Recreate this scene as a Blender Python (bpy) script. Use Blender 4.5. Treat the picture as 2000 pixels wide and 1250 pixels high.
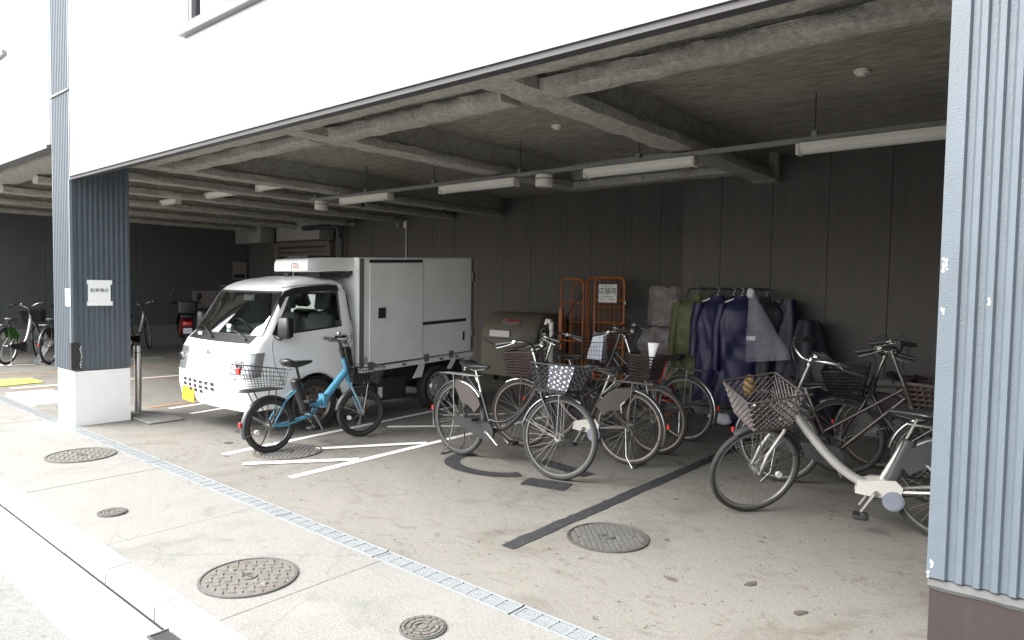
import bpy, bmesh, math, random
from mathutils import Vector, Matrix, noise
random.seed(7)
PI = math.pi
scene = bpy.context.scene
for o in list(bpy.data.objects):
    bpy.data.objects.remove(o)
COL = scene.collection

# ------------------------------------------------------------------ camera, sky, sun, exposure
cam_d = bpy.data.cameras.new('camera')
cam = bpy.data.objects.new('camera', cam_d)
COL.objects.link(cam)
YAW, PITCH, ROLL = -0.700, -0.047, 0.016
fw = Vector((math.sin(YAW)*math.cos(PITCH), math.cos(YAW)*math.cos(PITCH), math.sin(PITCH)))
r0 = fw.cross(Vector((0, 0, 1))).normalized()
u0 = r0.cross(fw)
rr = r0*math.cos(ROLL) + u0*math.sin(ROLL)
uu = rr.cross(fw)
cam.matrix_world = Matrix(((rr.x, uu.x, -fw.x, 0), (rr.y, uu.y, -fw.y, 0), (rr.z, uu.z, -fw.z, 1.518), (0, 0, 0, 1)))
cam_d.sensor_width = 36.0
cam_d.lens = 1335.4*36/2000
cam_d.clip_start = 0.05
cam_d.clip_end = 3000
scene.camera = cam

SUN_EL, SUN_AZ = math.radians(48), math.radians(215)     # azimuth clockwise from +Y
world = bpy.data.worlds.new('World')
scene.world = world
world.use_nodes = True
wn, wl = world.node_tree.nodes, world.node_tree.links
wn.clear()
sky = wn.new('ShaderNodeTexSky')
sky.sky_type = 'NISHITA'
sky.sun_disc = False
sky.sun_elevation = SUN_EL
sky.sun_rotation = SUN_AZ
sky.dust_density = 3.0
hsv = wn.new('ShaderNodeHueSaturation')
hsv.inputs['Saturation'].default_value = 0.32
bg = wn.new('ShaderNodeBackground')
bg.inputs['Strength'].default_value = 0.12
wo = wn.new('ShaderNodeOutputWorld')
wl.new(sky.outputs[0], hsv.inputs['Color'])
wl.new(hsv.outputs[0], bg.inputs['Color'])
wl.new(bg.outputs[0], wo.inputs['Surface'])

sun_d = bpy.data.lights.new('sun', 'SUN')
sun_d.energy = 1.5
sun_d.angle = math.radians(55)
sun_d.color = (1.0, 0.97, 0.93)
sun = bpy.data.objects.new('sun', sun_d)
COL.objects.link(sun)
sdir = Vector((math.sin(SUN_AZ)*math.cos(SUN_EL), math.cos(SUN_AZ)*math.cos(SUN_EL), math.sin(SUN_EL)))
sun.rotation_euler = sdir.to_track_quat('Z', 'Y').to_euler()
sun.location = sdir*30

scene.view_settings.view_transform = 'Standard'
scene.view_settings.look = 'None'
scene.view_settings.gamma = 1.0
scene.view_settings.exposure = 2.60
scene.view_settings.use_curve_mapping = False
scene.render.engine = 'CYCLES'
scene.cycles.max_bounces = 10
scene.cycles.diffuse_bounces = 6
scene.cycles.transparent_max_bounces = 12

# ------------------------------------------------------------------ helpers
class MB:
    """collects geometry and links it as ONE mesh object"""
    def __init__(s):
        s.v, s.f, s.mi = [], [], []
        s.M = Matrix.Identity(4)
        s.m = 0
    def add(s, vs, fs):
        b = len(s.v)
        for p in vs:
            s.v.append(s.M @ Vector(p))
        for f in fs:
            s.f.append([b+i for i in f]); s.mi.append(s.m)
    def box(s, x0, x1, y0, y1, z0, z1):
        s.add([(x0,y0,z0),(x1,y0,z0),(x1,y1,z0),(x0,y1,z0),(x0,y0,z1),(x1,y0,z1),(x1,y1,z1),(x0,y1,z1)],
              [(0,3,2,1),(4,5,6,7),(0,1,5,4),(1,2,6,5),(2,3,7,6),(3,0,4,7)])
    def rbox(s, x0, x1, y0, y1, z0, z1, r=0.01, n=3):
        """box with rounded vertical edges and chamfered top / bottom"""
        def ring(z, ins):
            out = []
            a0, a1, b0, b1, q = x0+ins, x1-ins, y0+ins, y1-ins, max(r-ins*0.5, r*0.4)
            for (cx, cy, st) in ((a1-q,b1-q,0),(a0+q,b1-q,PI/2),(a0+q,b0+q,PI),(a1-q,b0+q,1.5*PI)):
                for k in range(n+1):
                    t = st + k*PI/2/n
                    out.append((cx+q*math.cos(t), cy+q*math.sin(t), z))
            return out
        e = r*0.5
        s.loft([ring(z0,e), ring(z0+e,0), ring(z1-e,0), ring(z1,e)], True, True)
    def loft(s, rings, cap0=False, cap1=False, closed=True):
        n = len(rings[0])
        vs = [p for rg in rings for p in rg]
        fs = []
        for i in range(len(rings)-1):
            for j in range(n if closed else n-1):
                k = (j+1) % n
                fs.append((i*n+j, i*n+k, (i+1)*n+k, (i+1)*n+j))
        if cap0: fs.append(tuple(reversed(range(n))))
        if cap1: fs.append(tuple((len(rings)-1)*n+j for j in range(n)))
        s.add(vs, fs)
    def tube(s, pts, r, n=8, cap=True):
        pts = [Vector(p) for p in pts]
        rs = r if isinstance(r, (list, tuple)) else [r]*len(pts)
        rings = []
        up = None
        for i, p in enumerate(pts):
            if i == 0: t = pts[1]-p
            elif i == len(pts)-1: t = p-pts[i-1]
            else: t = (pts[i+1]-p).normalized()+(p-pts[i-1]).normalized()
            t.normalize()
            if up is None:
                up = Vector((0,0,1)) if abs(t.z) < 0.9 else Vector((1,0,0))
            a = t.cross(up)
            if a.length < 1e-5: a = t.cross(Vector((0,1,0.01)))
            a.normalize(); b = a.cross(t); up = b
            rings.append([p + (a*math.cos(2*PI*k/n)+b*math.sin(2*PI*k/n))*rs[i] for k in range(n)])
        s.loft(rings, cap, cap)
    def cyl(s, p0, p1, r0, r1=None, n=16):
        s.tube([p0, p1], [r0, r0 if r1 is None else r1], n)
    def lathe(s, prof, c, axis='z', n=32, a0=0.0, a1=2*PI, closed_prof=False):
        """prof = list of (radius, height) turned about an axis through c"""
        full = abs(a1-a0-2*PI) < 1e-6
        m = n if full else n+1
        rings = []
        c = Vector(c)
        for i in range(m):
            t = a0+(a1-a0)*i/n
            rg = []
            for (q, h) in prof:
                if axis == 'z': rg.append(c+Vector((q*math.cos(t), q*math.sin(t), h)))
                elif axis == 'y': rg.append(c+Vector((q*math.cos(t), h, q*math.sin(t))))
                else: rg.append(c+Vector((h, q*math.cos(t), q*math.sin(t))))
            rings.append(rg)
        if full: rings.append(rings[0])
        s.loft(rings, closed=closed_prof)
    def disc(s, c, r, axis='z', n=24):
        c = Vector(c); vs = []
        for i in range(n):
            t = 2*PI*i/n
            d = {'z': (math.cos(t), math.sin(t), 0), 'y': (math.cos(t), 0, math.sin(t)), 'x': (0, math.cos(t), math.sin(t))}[axis]
            vs.append(c+Vector(d)*r)
        s.add(vs, [tuple(range(n))])
    def poly(s, pts):
        s.add(pts, [tuple(range(len(pts)))])
    def prism(s, pts, d):
        """polygon extruded along vector d"""
        d = Vector(d); n = len(pts); pts = [Vector(p) for p in pts]
        s.add(pts+[p+d for p in pts], [tuple(reversed(range(n))), tuple(range(n, 2*n))] + [(i, (i+1) % n, n+(i+1) % n, n+i) for i in range(n)])
    def build(s, name, mats, parent=None, smooth=35, fix=True):
        me = bpy.data.meshes.new(name)
        me.from_pydata([tuple(p) for p in s.v], [], s.f)
        mats = mats if isinstance(mats, (list, tuple)) else [mats]
        for m in mats: me.materials.append(m)
        for p, i in zip(me.polygons, s.mi): p.material_index = min(i, len(mats)-1)
        if fix:
            bm = bmesh.new(); bm.from_mesh(me)
            bmesh.ops.recalc_face_normals(bm, faces=bm.faces)
            bm.to_mesh(me); bm.free()
        if smooth:
            me.polygons.foreach_set('use_smooth', [True]*len(me.polygons))
            me.set_sharp_from_angle(angle=math.radians(smooth))
        me.update()
        o = bpy.data.objects.new(name, me)
        COL.objects.link(o)
        if parent: o.parent = parent
        return o

def thing(name, label, cat, loc=(0,0,0), rot=(0,0,0), group=None):
    o = bpy.data.objects.new(name, None)
    COL.objects.link(o)
    o.location = loc; o.rotation_euler = rot
    o.empty_display_size = 0.1
    return tag(o, label, cat, group)
def tag(o, label, cat, group=None):
    o['label'] = label; o['category'] = cat
    if group: o['group'] = group
    return o
def struct(o):
    o['kind'] = 'structure'
    return o
def inst(src, parent, loc=(0,0,0), rot=(0,0,0), scale=(1,1,1)):
    o = src.copy(); COL.objects.link(o); o.parent = parent
    o.location = loc; o.rotation_euler = rot; o.scale = scale
    return o

# ------------------------------------------------------------------ materials
def nd(nt, typ, **kw):
    n = nt.nodes.new(typ)
    for k, v in kw.items(): setattr(n, k, v)
    return n
def mat(name, col, rough=0.6, metal=0.0, var=0.15, scale=6.0, bump=0.0, bscale=80.0, bdist=0.01, stain=None, sscale=2.0, samt=0.5, coat=0.0, stretch=None, spec=0.5, fleck=None):
    m = bpy.data.materials.new(name); m.use_nodes = True
    nt = m.node_tree; b = nt.nodes['Principled BSDF']
    b.inputs['Roughness'].default_value = rough
    b.inputs['Metallic'].default_value = metal
    b.inputs['Coat Weight'].default_value = coat
    b.inputs['Specular IOR Level'].default_value = spec
    tc = nd(nt, 'ShaderNodeTexCoord')
    vec = tc.outputs['Object']
    if stretch:
        mp = nd(nt, 'ShaderNodeMapping'); mp.inputs['Scale'].default_value = stretch
        nt.links.new(vec, mp.inputs[0]); vec = mp.outputs[0]
    n1 = nd(nt, 'ShaderNodeTexNoise'); n1.inputs['Scale'].default_value = scale; n1.inputs['Detail'].default_value = 8; n1.inputs['Roughness'].default_value = 0.65
    nt.links.new(vec, n1.inputs['Vector'])
    cr = nd(nt, 'ShaderNodeValToRGB')
    c0 = [c*(1-var) for c in col]; c1 = [min(1, c*(1+var)) for c in col]
    cr.color_ramp.elements[0].color = (*c0, 1); cr.color_ramp.elements[1].color = (*c1, 1)
    cr.color_ramp.elements[0].position = 0.3; cr.color_ramp.elements[1].position = 0.7
    nt.links.new(n1.outputs['Fac'], cr.inputs[0])
    out = cr.outputs[0]
    if stain:
        n2 = nd(nt, 'ShaderNodeTexNoise'); n2.inputs['Scale'].default_value = sscale; n2.inputs['Detail'].default_value = 10; n2.inputs['Roughness'].default_value = 0.7; n2.inputs['Distortion'].default_value = 0.6
        nt.links.new(vec, n2.inputs['Vector'])
        r2 = nd(nt, 'ShaderNodeValToRGB'); r2.color_ramp.elements[0].position = 0.48; r2.color_ramp.elements[1].position = 0.68
        nt.links.new(n2.outputs['Fac'], r2.inputs[0])
        ml = nd(nt, 'ShaderNodeMath', operation='MULTIPLY'); ml.inputs[1].default_value = samt
        nt.links.new(r2.outputs[0], ml.inputs[0])
        mx = nd(nt, 'ShaderNodeMix', data_type='RGBA')
        nt.links.new(ml.outputs[0], mx.inputs[0]); nt.links.new(out, mx.inputs[6]); mx.inputs[7].default_value = (*stain, 1)
        out = mx.outputs[2]
    if fleck:
        fs, fcol, fth = fleck
        n3 = nd(nt, 'ShaderNodeTexNoise'); n3.inputs['Scale'].default_value = fs; n3.inputs['Detail'].default_value = 2
        nt.links.new(tc.outputs['Object'], n3.inputs['Vector'])
        r3 = nd(nt, 'ShaderNodeValToRGB'); r3.color_ramp.elements[0].position = fth; r3.color_ramp.elements[1].position = fth+0.06
        nt.links.new(n3.outputs['Fac'], r3.inputs[0])
        mx = nd(nt, 'ShaderNodeMix', data_type='RGBA')
        nt.links.new(r3.outputs[0], mx.inputs[0]); nt.links.new(out, mx.inputs[6]); mx.inputs[7].default_value = (*fcol, 1)
        out = mx.outputs[2]
    nt.links.new(out, b.inputs['Base Color'])
    if bump:
        n4 = nd(nt, 'ShaderNodeTexNoise'); n4.inputs['Scale'].default_value = bscale; n4.inputs['Detail'].default_value = 5
        nt.links.new(vec, n4.inputs['Vector'])
        bp = nd(nt, 'ShaderNodeBump'); bp.inputs['Strength'].default_value = bump; bp.inputs['Distance'].default_value = bdist
        nt.links.new(n4.outputs['Fac'], bp.inputs['Height']); nt.links.new(bp.outputs[0], b.inputs['Normal'])
    return m
def glassy(name, tint, refl=0.06, rough=0.02, alpha_tint=1.0):
    m = bpy.data.materials.new(name); m.use_nodes = True
    nt = m.node_tree; nt.nodes.clear()
    o = nd(nt, 'ShaderNodeOutputMaterial'); mx = nd(nt, 'ShaderNodeMixShader')
    t = nd(nt, 'ShaderNodeBsdfTransparent'); t.inputs[0].default_value = (*tint, 1)
    g = nd(nt, 'ShaderNodeBsdfGlossy'); g.inputs['Roughness'].default_value = rough
    fr = nd(nt, 'ShaderNodeFresnel'); fr.inputs[0].default_value = 1.52
    ad = nd(nt, 'ShaderNodeMath', operation='ADD'); ad.inputs[1].default_value = refl
    nt.links.new(fr.outputs[0], ad.inputs[0]); nt.links.new(ad.outputs[0], mx.inputs[0])
    nt.links.new(t.outputs[0], mx.inputs[1]); nt.links.new(g.outputs[0], mx.inputs[2]); nt.links.new(mx.outputs[0], o.inputs[0])
    return m
def film(name, col, alpha, rough=0.3):
    """thin translucent plastic film"""
    m = bpy.data.materials.new(name); m.use_nodes = True
    nt = m.node_tree; nt.nodes.clear()
    o = nd(nt, 'ShaderNodeOutputMaterial'); mx = nd(nt, 'ShaderNodeMixShader'); m2 = nd(nt, 'ShaderNodeMixShader')
    t = nd(nt, 'ShaderNodeBsdfTransparent'); p = nd(nt, 'ShaderNodeBsdfPrincipled'); tr = nd(nt, 'ShaderNodeBsdfTranslucent')
    p.inputs['Base Color'].default_value = (*col, 1); p.inputs['Roughness'].default_value = rough; tr.inputs[0].default_value = (*col, 1)
    tc = nd(nt, 'ShaderNodeTexCoord'); n = nd(nt, 'ShaderNodeTexNoise'); n.inputs['Scale'].default_value = 5; n.inputs['Detail'].default_value = 3; n.inputs['Distortion'].default_value = 1.2
    nt.links.new(tc.outputs['Object'], n.inputs['Vector'])
    mr = nd(nt, 'ShaderNodeMapRange'); mr.inputs[1].default_value = 0.3; mr.inputs[2].default_value = 0.7; mr.inputs[3].default_value = alpha*0.75; mr.inputs[4].default_value = min(1, alpha*1.25)
    nt.links.new(n.outputs['Fac'], mr.inputs[0])
    m2.inputs[0].default_value = 0.35
    nt.links.new(p.outputs[0], m2.inputs[1]); nt.links.new(tr.outputs[0], m2.inputs[2])
    nt.links.new(mr.outputs[0], mx.inputs[0]); nt.links.new(t.outputs[0], mx.inputs[1]); nt.links.new(m2.outputs[0], mx.inputs[2])
    nt.links.new(mx.outputs[0], o.inputs[0])
    return m

def ground_mat(name, col, dark, ss, amt, cracks, drips=False):
    """ground surface with fine aggregate, blotches at several sizes and a few cracks"""
    m = mat(name, col, 0.9, var=0.24, scale=75, bump=0.7, bscale=170, bdist=0.005, fleck=(190, [c*1.7 for c in col], 0.62))
    nt = m.node_tree; b = nt.nodes['Principled BSDF']; out = b.inputs['Base Color'].links[0].from_socket
    tc = nd(nt, 'ShaderNodeTexCoord')
    def layer(out, scale, lo, hi, amount, c, dist=1.2, stretch=(1,1,1), det=9):
        mp = nd(nt, 'ShaderNodeMapping'); mp.inputs['Scale'].default_value = stretch; mp.inputs['Location'].default_value = (scale*1.7, 3.1, 0)
        n = nd(nt, 'ShaderNodeTexNoise'); n.inputs['Scale'].default_value = scale; n.inputs['Detail'].default_value = det; n.inputs['Roughness'].default_value = 0.68; n.inputs['Distortion'].default_value = dist
        nt.links.new(tc.outputs['Object'], mp.inputs[0]); nt.links.new(mp.outputs[0], n.inputs['Vector'])
        mr = nd(nt, 'ShaderNodeMapRange'); mr.inputs[1].default_value = lo; mr.inputs[2].default_value = hi; mr.inputs[3].default_value = 0; mr.inputs[4].default_value = amount; mr.interpolation_type = 'SMOOTHSTEP'
        nt.links.new(n.outputs['Fac'], mr.inputs[0])
        mx = nd(nt, 'ShaderNodeMix', data_type='RGBA'); nt.links.new(mr.outputs[0], mx.inputs[0]); nt.links.new(out, mx.inputs[6]); mx.inputs[7].default_value = (*c, 1)
        return mx.outputs[2]
    out = layer(out, ss, .48, .75, amt, dark)
    out = layer(out, ss*4.5, .52, .72, amt*.7, [c*1.05 for c in dark], 2.0, (1,1.8,1))
    out = layer(out, ss*16, .60, .72, amt*.5, [c*.9 for c in dark], .5)
    out = layer(out, ss*.7, .52, .72, .35, [min(1,c*1.35) for c in col], .8)
    if drips:
        out = layer(out, 5.5, .655, .70, .75, [c*.62 for c in dark], .3, (1,1.7,1), 3)
        out = layer(out, 14, .67, .71, .7, [c*.6 for c in dark], .2, (1.5,1,1), 2)
    if cracks:
        n = nd(nt, 'ShaderNodeTexNoise'); n.inputs['Scale'].default_value = 1.8; n.inputs['Detail'].default_value = 8
        ad = nd(nt, 'ShaderNodeMix', data_type='RGBA'); ad.inputs[0].default_value = .35
        nt.links.new(tc.outputs['Object'], n.inputs['Vector']); nt.links.new(tc.outputs['Object'], ad.inputs[6]); nt.links.new(n.outputs['Color'], ad.inputs[7])
        v = nd(nt, 'ShaderNodeTexVoronoi'); v.feature = 'DISTANCE_TO_EDGE'; v.inputs['Scale'].default_value = 1.35
        nt.links.new(ad.outputs[2], v.inputs['Vector'])
        mr = nd(nt, 'ShaderNodeMapRange'); mr.inputs[1].default_value = .0; mr.inputs[2].default_value = .009; mr.inputs[3].default_value = .7*cracks; mr.inputs[4].default_value = 0
        nt.links.new(v.outputs['Distance'], mr.inputs[0])
        mx = nd(nt, 'ShaderNodeMix', data_type='RGBA'); nt.links.new(mr.outputs[0], mx.inputs[0]); nt.links.new(out, mx.inputs[6]); mx.inputs[7].default_value = (*[c*.6 for c in dark], 1)
        out = mx.outputs[2]
    nt.links.new(out, b.inputs['Base Color'])
    return m
M = dict(
    asphalt=ground_mat('garage asphalt', (0.136,0.130,0.115), (0.052,0.041,0.030), 0.8, 0.8, 0.12, True),
    pavement=ground_mat('pavement concrete', (0.162,0.161,0.148), (0.095,0.096,0.088), 2.0, 0.7, 0.4),
    kerb=mat('kerb concrete', (0.3480,0.3480,0.3360), 0.85, var=0.1, scale=5, bump=0.3, bscale=90, bdist=0.003, stain=(0.2160,0.2100,0.1980), sscale=3),
    road=mat('road asphalt', (0.1350,0.1350,0.1275), 0.9, var=0.2, scale=30, bump=0.6, bscale=200, bdist=0.005, fleck=(150,(0.2250,0.2250,0.2100),0.58)),
    ground=mat('far ground', (0.1250,0.1250,0.1200), 0.9),
    white_line=mat('white road paint', (0.74,0.74,0.72), 0.8, var=0.06, scale=30, stain=(0.42,0.41,0.38), sscale=14, samt=0.45),
    orange_line=mat('orange floor line', (0.3500,0.1820,0.0840), 0.8, var=0.15, scale=20, stain=(0.1680,0.1470,0.1260), sscale=9, samt=0.6),
    black_line=mat('black cover paint', (0.0161,0.0168,0.0186), 0.75, var=0.35, scale=18, bump=0.3, bscale=60, bdist=0.003, fleck=(42,(0.1210,0.1210,0.1210),0.66)),
    galv=mat('galvanised grating', (0.2281,0.2436,0.2514), 0.5, 0.2, var=0.1, scale=25),
    dark=mat('dark void', (0.02,0.02,0.02), 0.9, var=0.1),
    iron=mat('cast iron', (0.0800,0.0775,0.0725), 0.6, 0.35, var=0.25, scale=22, bump=0.3, bscale=140, bdist=0.002, stain=(0.0950,0.0650,0.0450), sscale=9, samt=0.5),
    iron_rust=mat('rusty cast iron', (0.1100,0.0935,0.0770), 0.75, 0.2, var=0.25, scale=18, stain=(0.1155,0.0550,0.0303), sscale=7, samt=0.7),
    iron_worn=mat('worn iron relief', (0.1200,0.1175,0.1100), 0.5, 0.4, var=0.2, scale=25),
    wall_white=mat('white facade panels', (0.82,0.82,0.82), 0.6, var=0.03, scale=3),
    sill=mat('grey window sill', (0.10,0.095,0.105), 0.5, 0.1, var=0.05),
    iron_light=mat('pale worn iron', (0.125,0.120,0.108), 0.6, 0.25, var=0.2, scale=22, bump=0.3, bscale=140, bdist=0.002, stain=(0.12,0.09,0.065), sscale=8, samt=0.5),
    grey_rim=mat('dull grey rim', (0.085,0.085,0.08), 0.5, 0.35, var=0.15, scale=25),
    trim_grey=mat('grey metal trim', (0.1512,0.1512,0.1548), 0.5, 0.2, var=0.05),
    trim_dark=mat('dark soffit trim', (0.0360,0.0340,0.0340), 0.6, var=0.1),
    siding=mat('slate blue siding', (0.0725,0.0900,0.1060), 0.42, var=0.08, scale=5, bump=0.45, bscale=210, bdist=0.003, stain=(0.0525,0.0625,0.0700), sscale=2.5, samt=0.3),
    base_white=mat('white painted plinth', (0.8,0.8,0.78), 0.7, var=0.03, scale=6),
    base_brown=mat('brown plinth', (0.0215,0.0140,0.0133), 0.5, var=0.14, scale=10, stretch=(3,1,0.3), bump=0.15, bscale=60),
    mortar=mat('light mortar seal', (0.065,0.066,0.065), 0.8, var=0.12, scale=20),
    spray=mat('sprayed fireproofing', (0.3432,0.3276,0.2925), 0.95, var=0.34, scale=26, bump=0.8, bscale=85, bdist=0.014, stain=(0.2028,0.1872,0.1638), sscale=5, samt=0.45),
    slab=mat('sprayed ceiling', (0.2964,0.2769,0.2418), 0.95, var=0.42, scale=12, stretch=(0.55,2.2,1), bump=0.7, bscale=75, bdist=0.014, stain=(0.1560,0.1443,0.1248), sscale=3, samt=0.6),
    wall_dark=mat('dark grey wall panel', (0.083,0.075,0.069), 0.8, var=0.10, scale=4, bump=0.2, bscale=50, bdist=0.004, stain=(0.1087,0.0990,0.0900), sscale=2.2, samt=0.4, stretch=(1.6,1,.45)),
    wall_blue=mat('dark blue grey wall', (0.0798,0.0832,0.0866), 0.8, var=0.1, scale=3, bump=0.1, bscale=40),
    concrete=mat('bare concrete', (0.1680,0.1638,0.1512), 0.85, var=0.15, scale=6, stain=(0.1560,0.1500,0.1380), sscale=4),
    duct=mat('pale duct box', (0.2800,0.2660,0.2415), 0.7, var=0.05),
    shutter=mat('shutter grey brown', (0.1380,0.1200,0.1080), 0.6, 0.1, var=0.06),
    cream=mat('cream lamp housing', (0.6120,0.5950,0.5355), 0.5, var=0.04),
    diffuser=mat('frosted lamp cover', (0.4960,0.4960,0.4640), 0.35, var=0.03),
    rail=mat('grey steel rail', (0.2100,0.2100,0.1995), 0.5, 0.4, var=0.1),
    green_pipe=mat('dark green pipe', (0.0245,0.0455,0.0420), 0.5, var=0.1),
    steel=mat('brushed stainless', (0.55,0.54,0.52), 0.28, 0.9, var=0.08, scale=20),
    chrome=mat('bright plated steel', (0.3312,0.3312,0.3204), 0.24, 0.95, var=0.06, scale=30),
    dull_alloy=mat('dull alloy', (0.2380,0.2321,0.2202), 0.45, 0.7, var=0.12, scale=30),
    rust_rim=mat('tarnished rim', (0.2520,0.2100,0.1820), 0.4, 0.7, var=0.2, scale=20, stain=(0.1540,0.0840,0.0560), sscale=12),
    rubber=mat('tyre rubber', (0.028,0.027,0.026), 0.75, var=0.2, scale=20, spec=0.35),
    rubber_grey=mat('dusty tyre rubber', (0.0211,0.0211,0.0211), 0.8, var=0.25, scale=15),
    black=mat('black plastic', (0.017,0.017,0.018), 0.42, var=0.15, scale=20),
    black_gloss=mat('black paint', (0.016,0.015,0.016), 0.25, var=0.1, coat=0.4),
    saddle=mat('black saddle vinyl', (0.022,0.022,0.022), 0.35, var=0.15, scale=30),
    white_paint=mat('white vehicle paint', (0.84,0.84,0.83), 0.28, var=0.02, scale=3, coat=0.5),
    box_white=mat('white box panel', (0.75,0.76,0.73), 0.42, var=0.035, scale=2.5, stain=(0.60,0.60,0.56), sscale=3, samt=0.4),
    seal_grey=mat('grey box seal', (0.1320,0.1290,0.1260), 0.6, var=0.1),
    under=mat('dark underbody', (0.0210,0.0245,0.0280), 0.7, var=0.25, scale=8),
    seat_grey=mat('grey seat cloth', (0.075,0.085,0.085), 0.85, var=0.12, scale=14),
    cab_in=mat('cab interior trim', (0.1120,0.1155,0.1120), 0.7, var=0.06),
    glass=glassy('car glass', (0.80,0.86,0.83), 0.05),
    wglass=glassy('window glass', (0.35,0.38,0.40), 0.25),
    wglass2=glassy('windscreen glass', (0.80,0.86,0.83), 0.13),
    lamp=mat('clear lamp lens', (0.2790,0.2835,0.2880), 0.12, 0.35, var=0.2, scale=18, coat=0.8),
    lamp_red=mat('red lens', (0.55,0.02,0.015), 0.2, var=0.1, coat=0.6),
    lamp_orange=mat('orange lens', (0.65,0.12,0.05), 0.2, var=0.1, coat=0.6),
    plate=mat('yellow plate', (0.75,0.60,0.03), 0.5, var=0.04),
    red_print=mat('red print', (0.3200,0.0240,0.0240), 0.6, var=0.05),
    ink=mat('black ink', (0.02,0.02,0.022), 0.8, var=0.05),
    ink_grey=mat('grey ink', (0.22,0.22,0.22), 0.8, var=0.05),
    paper=mat('white paper', (0.82,0.82,0.80), 0.75, var=0.02),
    blue_frame=mat('light blue paint', (0.0651,0.2232,0.3286), 0.3, var=0.06, coat=0.4),
    blue_pale=mat('pale blue paint', (0.1612,0.2728,0.3410), 0.3, var=0.06, coat=0.4),
    brown_frame=mat('maroon brown paint', (0.0252,0.0156,0.0138), 0.35, var=0.15, coat=0.3),
    dark_frame=mat('dark grey paint', (0.04,0.042,0.045), 0.35, var=0.15, coat=0.3),
    silver=mat('silver paint', (0.4650,0.4575,0.4350), 0.32, 0.45, var=0.06, coat=0.3),
    white_plastic=mat('white motor cover', (0.4340,0.4278,0.3906), 0.4, var=0.05),
    grey_disc=mat('grey motor disc', (0.1560,0.1740,0.2100), 0.5, var=0.1),
    basket_brown=mat('brown plastic weave', (0.0490,0.0336,0.0315), 0.55, var=0.15, scale=18),
    basket_taupe=mat('taupe plastic weave', (0.0600,0.0456,0.0432), 0.5, var=0.12, scale=18),
    basket_grey=mat('dark grey weave', (0.0385,0.0385,0.0385), 0.5, var=0.15, scale=18),
    guard_brown=mat('smoky brown guard', (0.0510,0.0408,0.0372), 0.4, var=0.1, scale=10),
    green_guard=mat('green dress guard', (0.0540,0.1800,0.0270), 0.5, var=0.15, scale=10),
    polka=None,
    bin=mat('olive beige moulded plastic', (0.1240,0.1128,0.0837), 0.6, var=0.08, scale=5, stain=(0.0992,0.0899,0.0682), sscale=4),
    orange=mat('orange steel tube', (0.3795,0.1073,0.0149), 0.45, var=0.12, scale=12),
    cone=mat('red cone plastic', (0.4650,0.0375,0.0188), 0.45, var=0.1, scale=8),
    olive=mat('olive raincoat', (0.0700,0.0735,0.0245), 0.6, var=0.25, scale=9),
    olive2=mat('drab raincoat', (0.0490,0.0490,0.0315), 0.65, var=0.25, scale=9),
    navy=mat('navy nylon', (0.0095,0.009,0.050), 0.5, var=0.3, scale=9),
    navy2=mat('dark navy nylon', (0.008,0.009,0.032), 0.5, var=0.3, scale=9),
    night=mat('black cloth cover', (0.010,0.011,0.018), 0.6, var=0.3, scale=9),
    patch=mat('reflective patch', (0.8,0.82,0.8), 0.25, 0.3, var=0.03),
    bag=film('clear plastic bag', (0.42,0.42,0.50), 0.32),
    wrap=film('plastic wrapping', (0.44,0.40,0.39), 0.40),
    cloth_white=mat('white cloth', (0.62,0.64,0.70), 0.8, var=0.15, scale=12),
    yellow_board=mat('yellow board', (0.4340,0.4060,0.0700), 0.7, var=0.08),
    white_board=mat('cream board', (0.72,0.71,0.66), 0.7, var=0.05),
    gold=mat('mustard cloth', (0.1440,0.0864,0.0108), 0.7, var=0.2, scale=20),
    skin_grey=mat('grey ramp', (0.2700,0.2760,0.2760), 0.6, var=0.08),
    poster=mat('faded poster', (0.2520,0.2100,0.1980), 0.7, var=0.1, scale=3),
    red_moto=mat('red scooter paint', (0.1400,0.0100,0.0100), 0.3, var=0.1, coat=0.5),
    leaf=mat('dark leaf', (0.02,0.03,0.02), 0.6, var=0.3),
)
def polka_mat():
    m = mat('dotted cloth', (0.05,0.052,0.06), 0.7, var=0.1)
    nt = m.node_tree; b = nt.nodes['Principled BSDF']
    tc = nd(nt, 'ShaderNodeTexCoord'); v = nd(nt, 'ShaderNodeTexVoronoi'); v.inputs['Scale'].default_value = 34; v.inputs['Randomness'].default_value = 0.25
    mp = nd(nt, 'ShaderNodeMapping'); mp.inputs['Rotation'].default_value = (0.4,0.5,0.6)
    nt.links.new(tc.outputs['Object'], mp.inputs[0]); nt.links.new(mp.outputs[0], v.inputs['Vector'])
    r = nd(nt, 'ShaderNodeValToRGB'); r.color_ramp.elements[0].position = 0.30; r.color_ramp.elements[1].position = 0.38
    r.color_ramp.elements[0].color = (0.55,0.56,0.6,1); r.color_ramp.elements[1].color = (0.06,0.062,0.075,1)
    nt.links.new(v.outputs['Distance'], r.inputs[0]); nt.links.new(r.outputs[0], b.inputs['Base Color'])
    return m
M['polka'] = polka_mat()

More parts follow.
